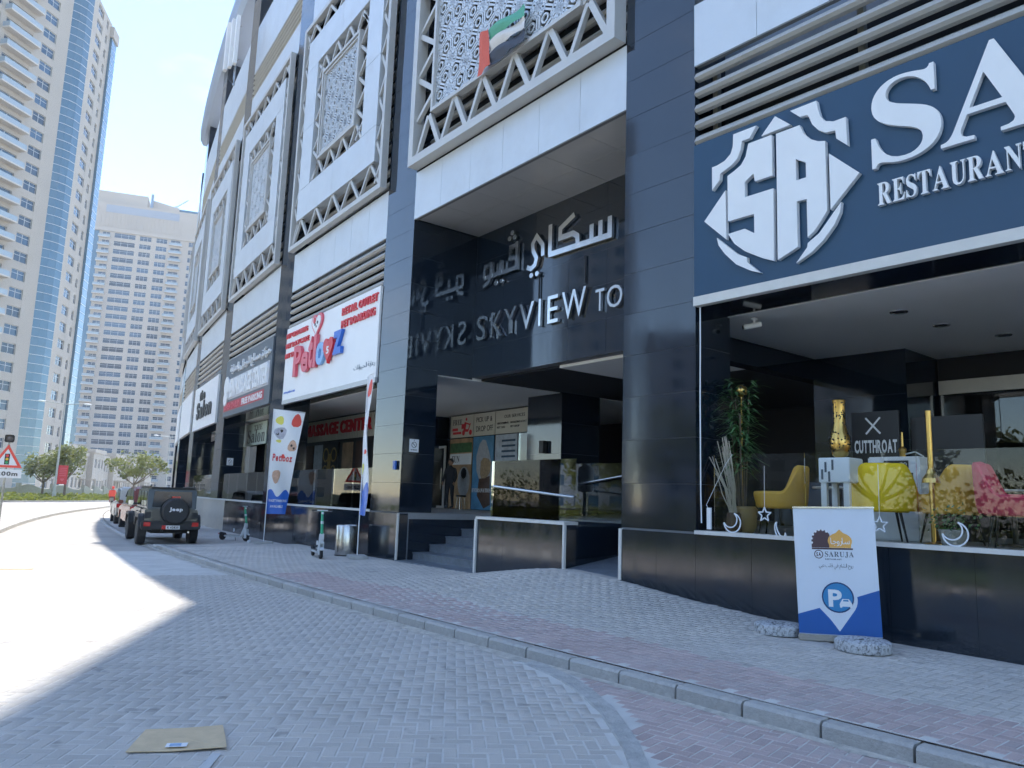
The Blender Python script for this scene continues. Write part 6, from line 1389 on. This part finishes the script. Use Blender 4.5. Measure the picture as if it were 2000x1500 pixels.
# row of two-storey houses
hs = thing('beige_townhouses', 'row of beige two storey townhouses below the distant tower', 'house row', T(-95, 165, 0)); VD = Vector((-.26, .966)); MV = faceM(-95.5, 164.5, VD.x, VD.y)
for i in range(9):
    x = i*11.0; h = 9.6 if i % 2 == 0 else 8.6; g = G(); cols = [(1.6, 3.2), (5.0, 6.6), (8.0, 9.4)]
    gg = G(); wall_grid(gg, 10.8, cols, 0, 2, h/2, 1.2, 3.4); obj('house_wall', gg, m_cream_t, hs, MV @ T(x, 0 if i % 2 else -1.2)); obj('house_body', G().box(0, 10.8, .36, 11, 0, h + .01), m_cream_t, hs, MV @ T(x, 0 if i % 2 else -1.2)); obj('parapet', G().box(-.2, 11.0, -.25, 11, h, h + .9), m_cream_t, hs, MV @ T(x, 0 if i % 2 else -1.2))
    windows(hs, MV @ T(x, 0 if i % 2 else -1.2), cols, 0, 2, h/2, 1.2, 3.4)
    if i % 3 == 1: obj('car_port', G().box(1, 8, -4.5, .1, 2.9, 3.2).box(1, 1.3, -4.5, -4.2, 0, 2.9).box(7.7, 8, -4.5, -4.2, 0, 2.9), m_cream_t, hs, MV @ T(x, 0))
ew = obj('house_end_wall', G().box(-.4, 0, -1.2, 11, 0, 9.6), m_cream_t, hs, MV)
# ---- what the polished stone and the glass mirror: towers and railings on the far side of the road
def opposite(x, y, bearing, w, n, lab, material, dep=22):
    t_ = thing('opposite_tower', lab, 'tower', TB(x, y, 0, bearing), 'towers across the road'); M = TB(x, y, 0, bearing) @ T(-w/2, 0); cols = []
    a = 1.6
    while a + 2.6 < w - 1: cols.append((a, a + 2.4)); a += 4.2
    g = G(); wall_grid(g, w, cols, 0, n, 3.5, 1.0, 2.9); obj('wall', g, material, t_, M); obj('glazing', G().box(.1, w - .1, .3, .36, .5, n*3.5 - .3), m_twin, t_, M); obj('body', G().box(0, w, .37, dep, 0, n*3.5 + 1.5), material, t_, M)
m_opp = mat('grey_blue_render', (.30, .31, .33), .8)
opposite(-118, 28.5, -90, 27, 20, 'tall grey tower across the road left of the camera', m_opp); opposite(-122, -4, -92, 34, 9, 'low grey block across the road beside the tall grey tower', m_opp); opposite(-112, 106, -54, 24, 27, 'tall beige tower across the road ahead on the left', m_cream_2); opposite(-60, -70, -140, 34, 22, 'wide cream tower well behind the camera', m_cream_t)
fn = thing('railing_fence', 'dark metal railing fence with hedge on the verge across the road', 'fence', T(-7, -2, 0)); gbar = G(); 
pts_f = [AP(-34 + i*1.5, max(island_off(-34 + i*1.5), 10.6) + 4.2) for i in range(43)]
for a, b in zip(pts_f, pts_f[1:]):
    g = G(); g.obox((a.x, a.y, 1.35), (b.x, b.y, 1.35), .05, .04); g.obox((a.x, a.y, .25), (b.x, b.y, .25), .05, .04); obj('rail', g, m_black, fn, Matrix.Identity(4)); g = G()
    for j in range(10): p = a.lerp(b, j/10); g.tube((p.x, p.y, .12), (p.x, p.y, 1.4), .011, .011, 5)
    obj('baluster', g, m_black, fn, Matrix.Identity(4))['kind'] = 'stuff'
random.seed(4); g = G()
for i in range(15000):
    q = random.random()*42; k = int(q); p = pts_f[min(41, k)].lerp(pts_f[min(42, k+1)], q - k); u = (Vector((p.x, p.y)) - CEN).normalized(); leafquad(g, Vector((p.x + u.x*random.uniform(.2, 1.0), p.y + u.y*random.uniform(.2, 1.0), .15 + random.random()*1.15)), random.uniform(.07, .14))
o = obj('verge_hedge', g, m_tree2); o['kind'] = 'stuff'; tag(o, 'clipped hedge behind the railing on the verge', 'hedge')


random.seed(14); g = G()
for i in range(16000):
    s_ = random.uniform(-36, 30); d_ = random.uniform(16.6, 19.0); p = AP(s_, d_); hh = 2.0 + .9*math.sin(s_*.8) + .5*math.sin(s_*2.1)
    leafquad(g, Vector((p.x, p.y, .1 + random.random()**.8 * hh)), random.uniform(.07, .14))
o = obj('shrub_belt', g, m_tree); o['kind'] = 'stuff'; tag(o, 'tall shrub belt behind the railing across the road', 'shrubs')
for i, (s_, d_) in enumerate(((-30, 21), (-20, 22.5), (-11, 21), (-3, 23), (6, 21.5), (14, 23), (22, 21.5))):
    p = AP(s_, d_); tree(p.x, p.y, 6.2 + (i % 3)*.7, 2.9, 2.2, ('roadside tree across the road, %s from the far end' % ('seventh', 'sixth', 'fifth', 'fourth', 'third', 'second', 'first')[i]), m_tree, 40 + i, 1500, group='trees across the road')
# ---- the bright dusty air of the far street
g = G(); g.box(-420, 90, -140, 640, -1.2, 118)
m_haze = bpy.data.materials.new('haze_air'); m_haze.use_nodes = True; n_ = m_haze.node_tree.nodes; n_.remove(n_['Principled BSDF'])
pv = n_.new('ShaderNodeVolumePrincipled'); pv.inputs['Color'].default_value = (.86, .92, 1.0, 1); pv.inputs['Density'].default_value = 0.0004; pv.inputs['Anisotropy'].default_value = 0.2
m_haze.node_tree.links.new(pv.outputs[0], n_['Material Output'].inputs['Volume'])
hz = obj('haze', g, m_haze); hz['kind'] = 'stuff'
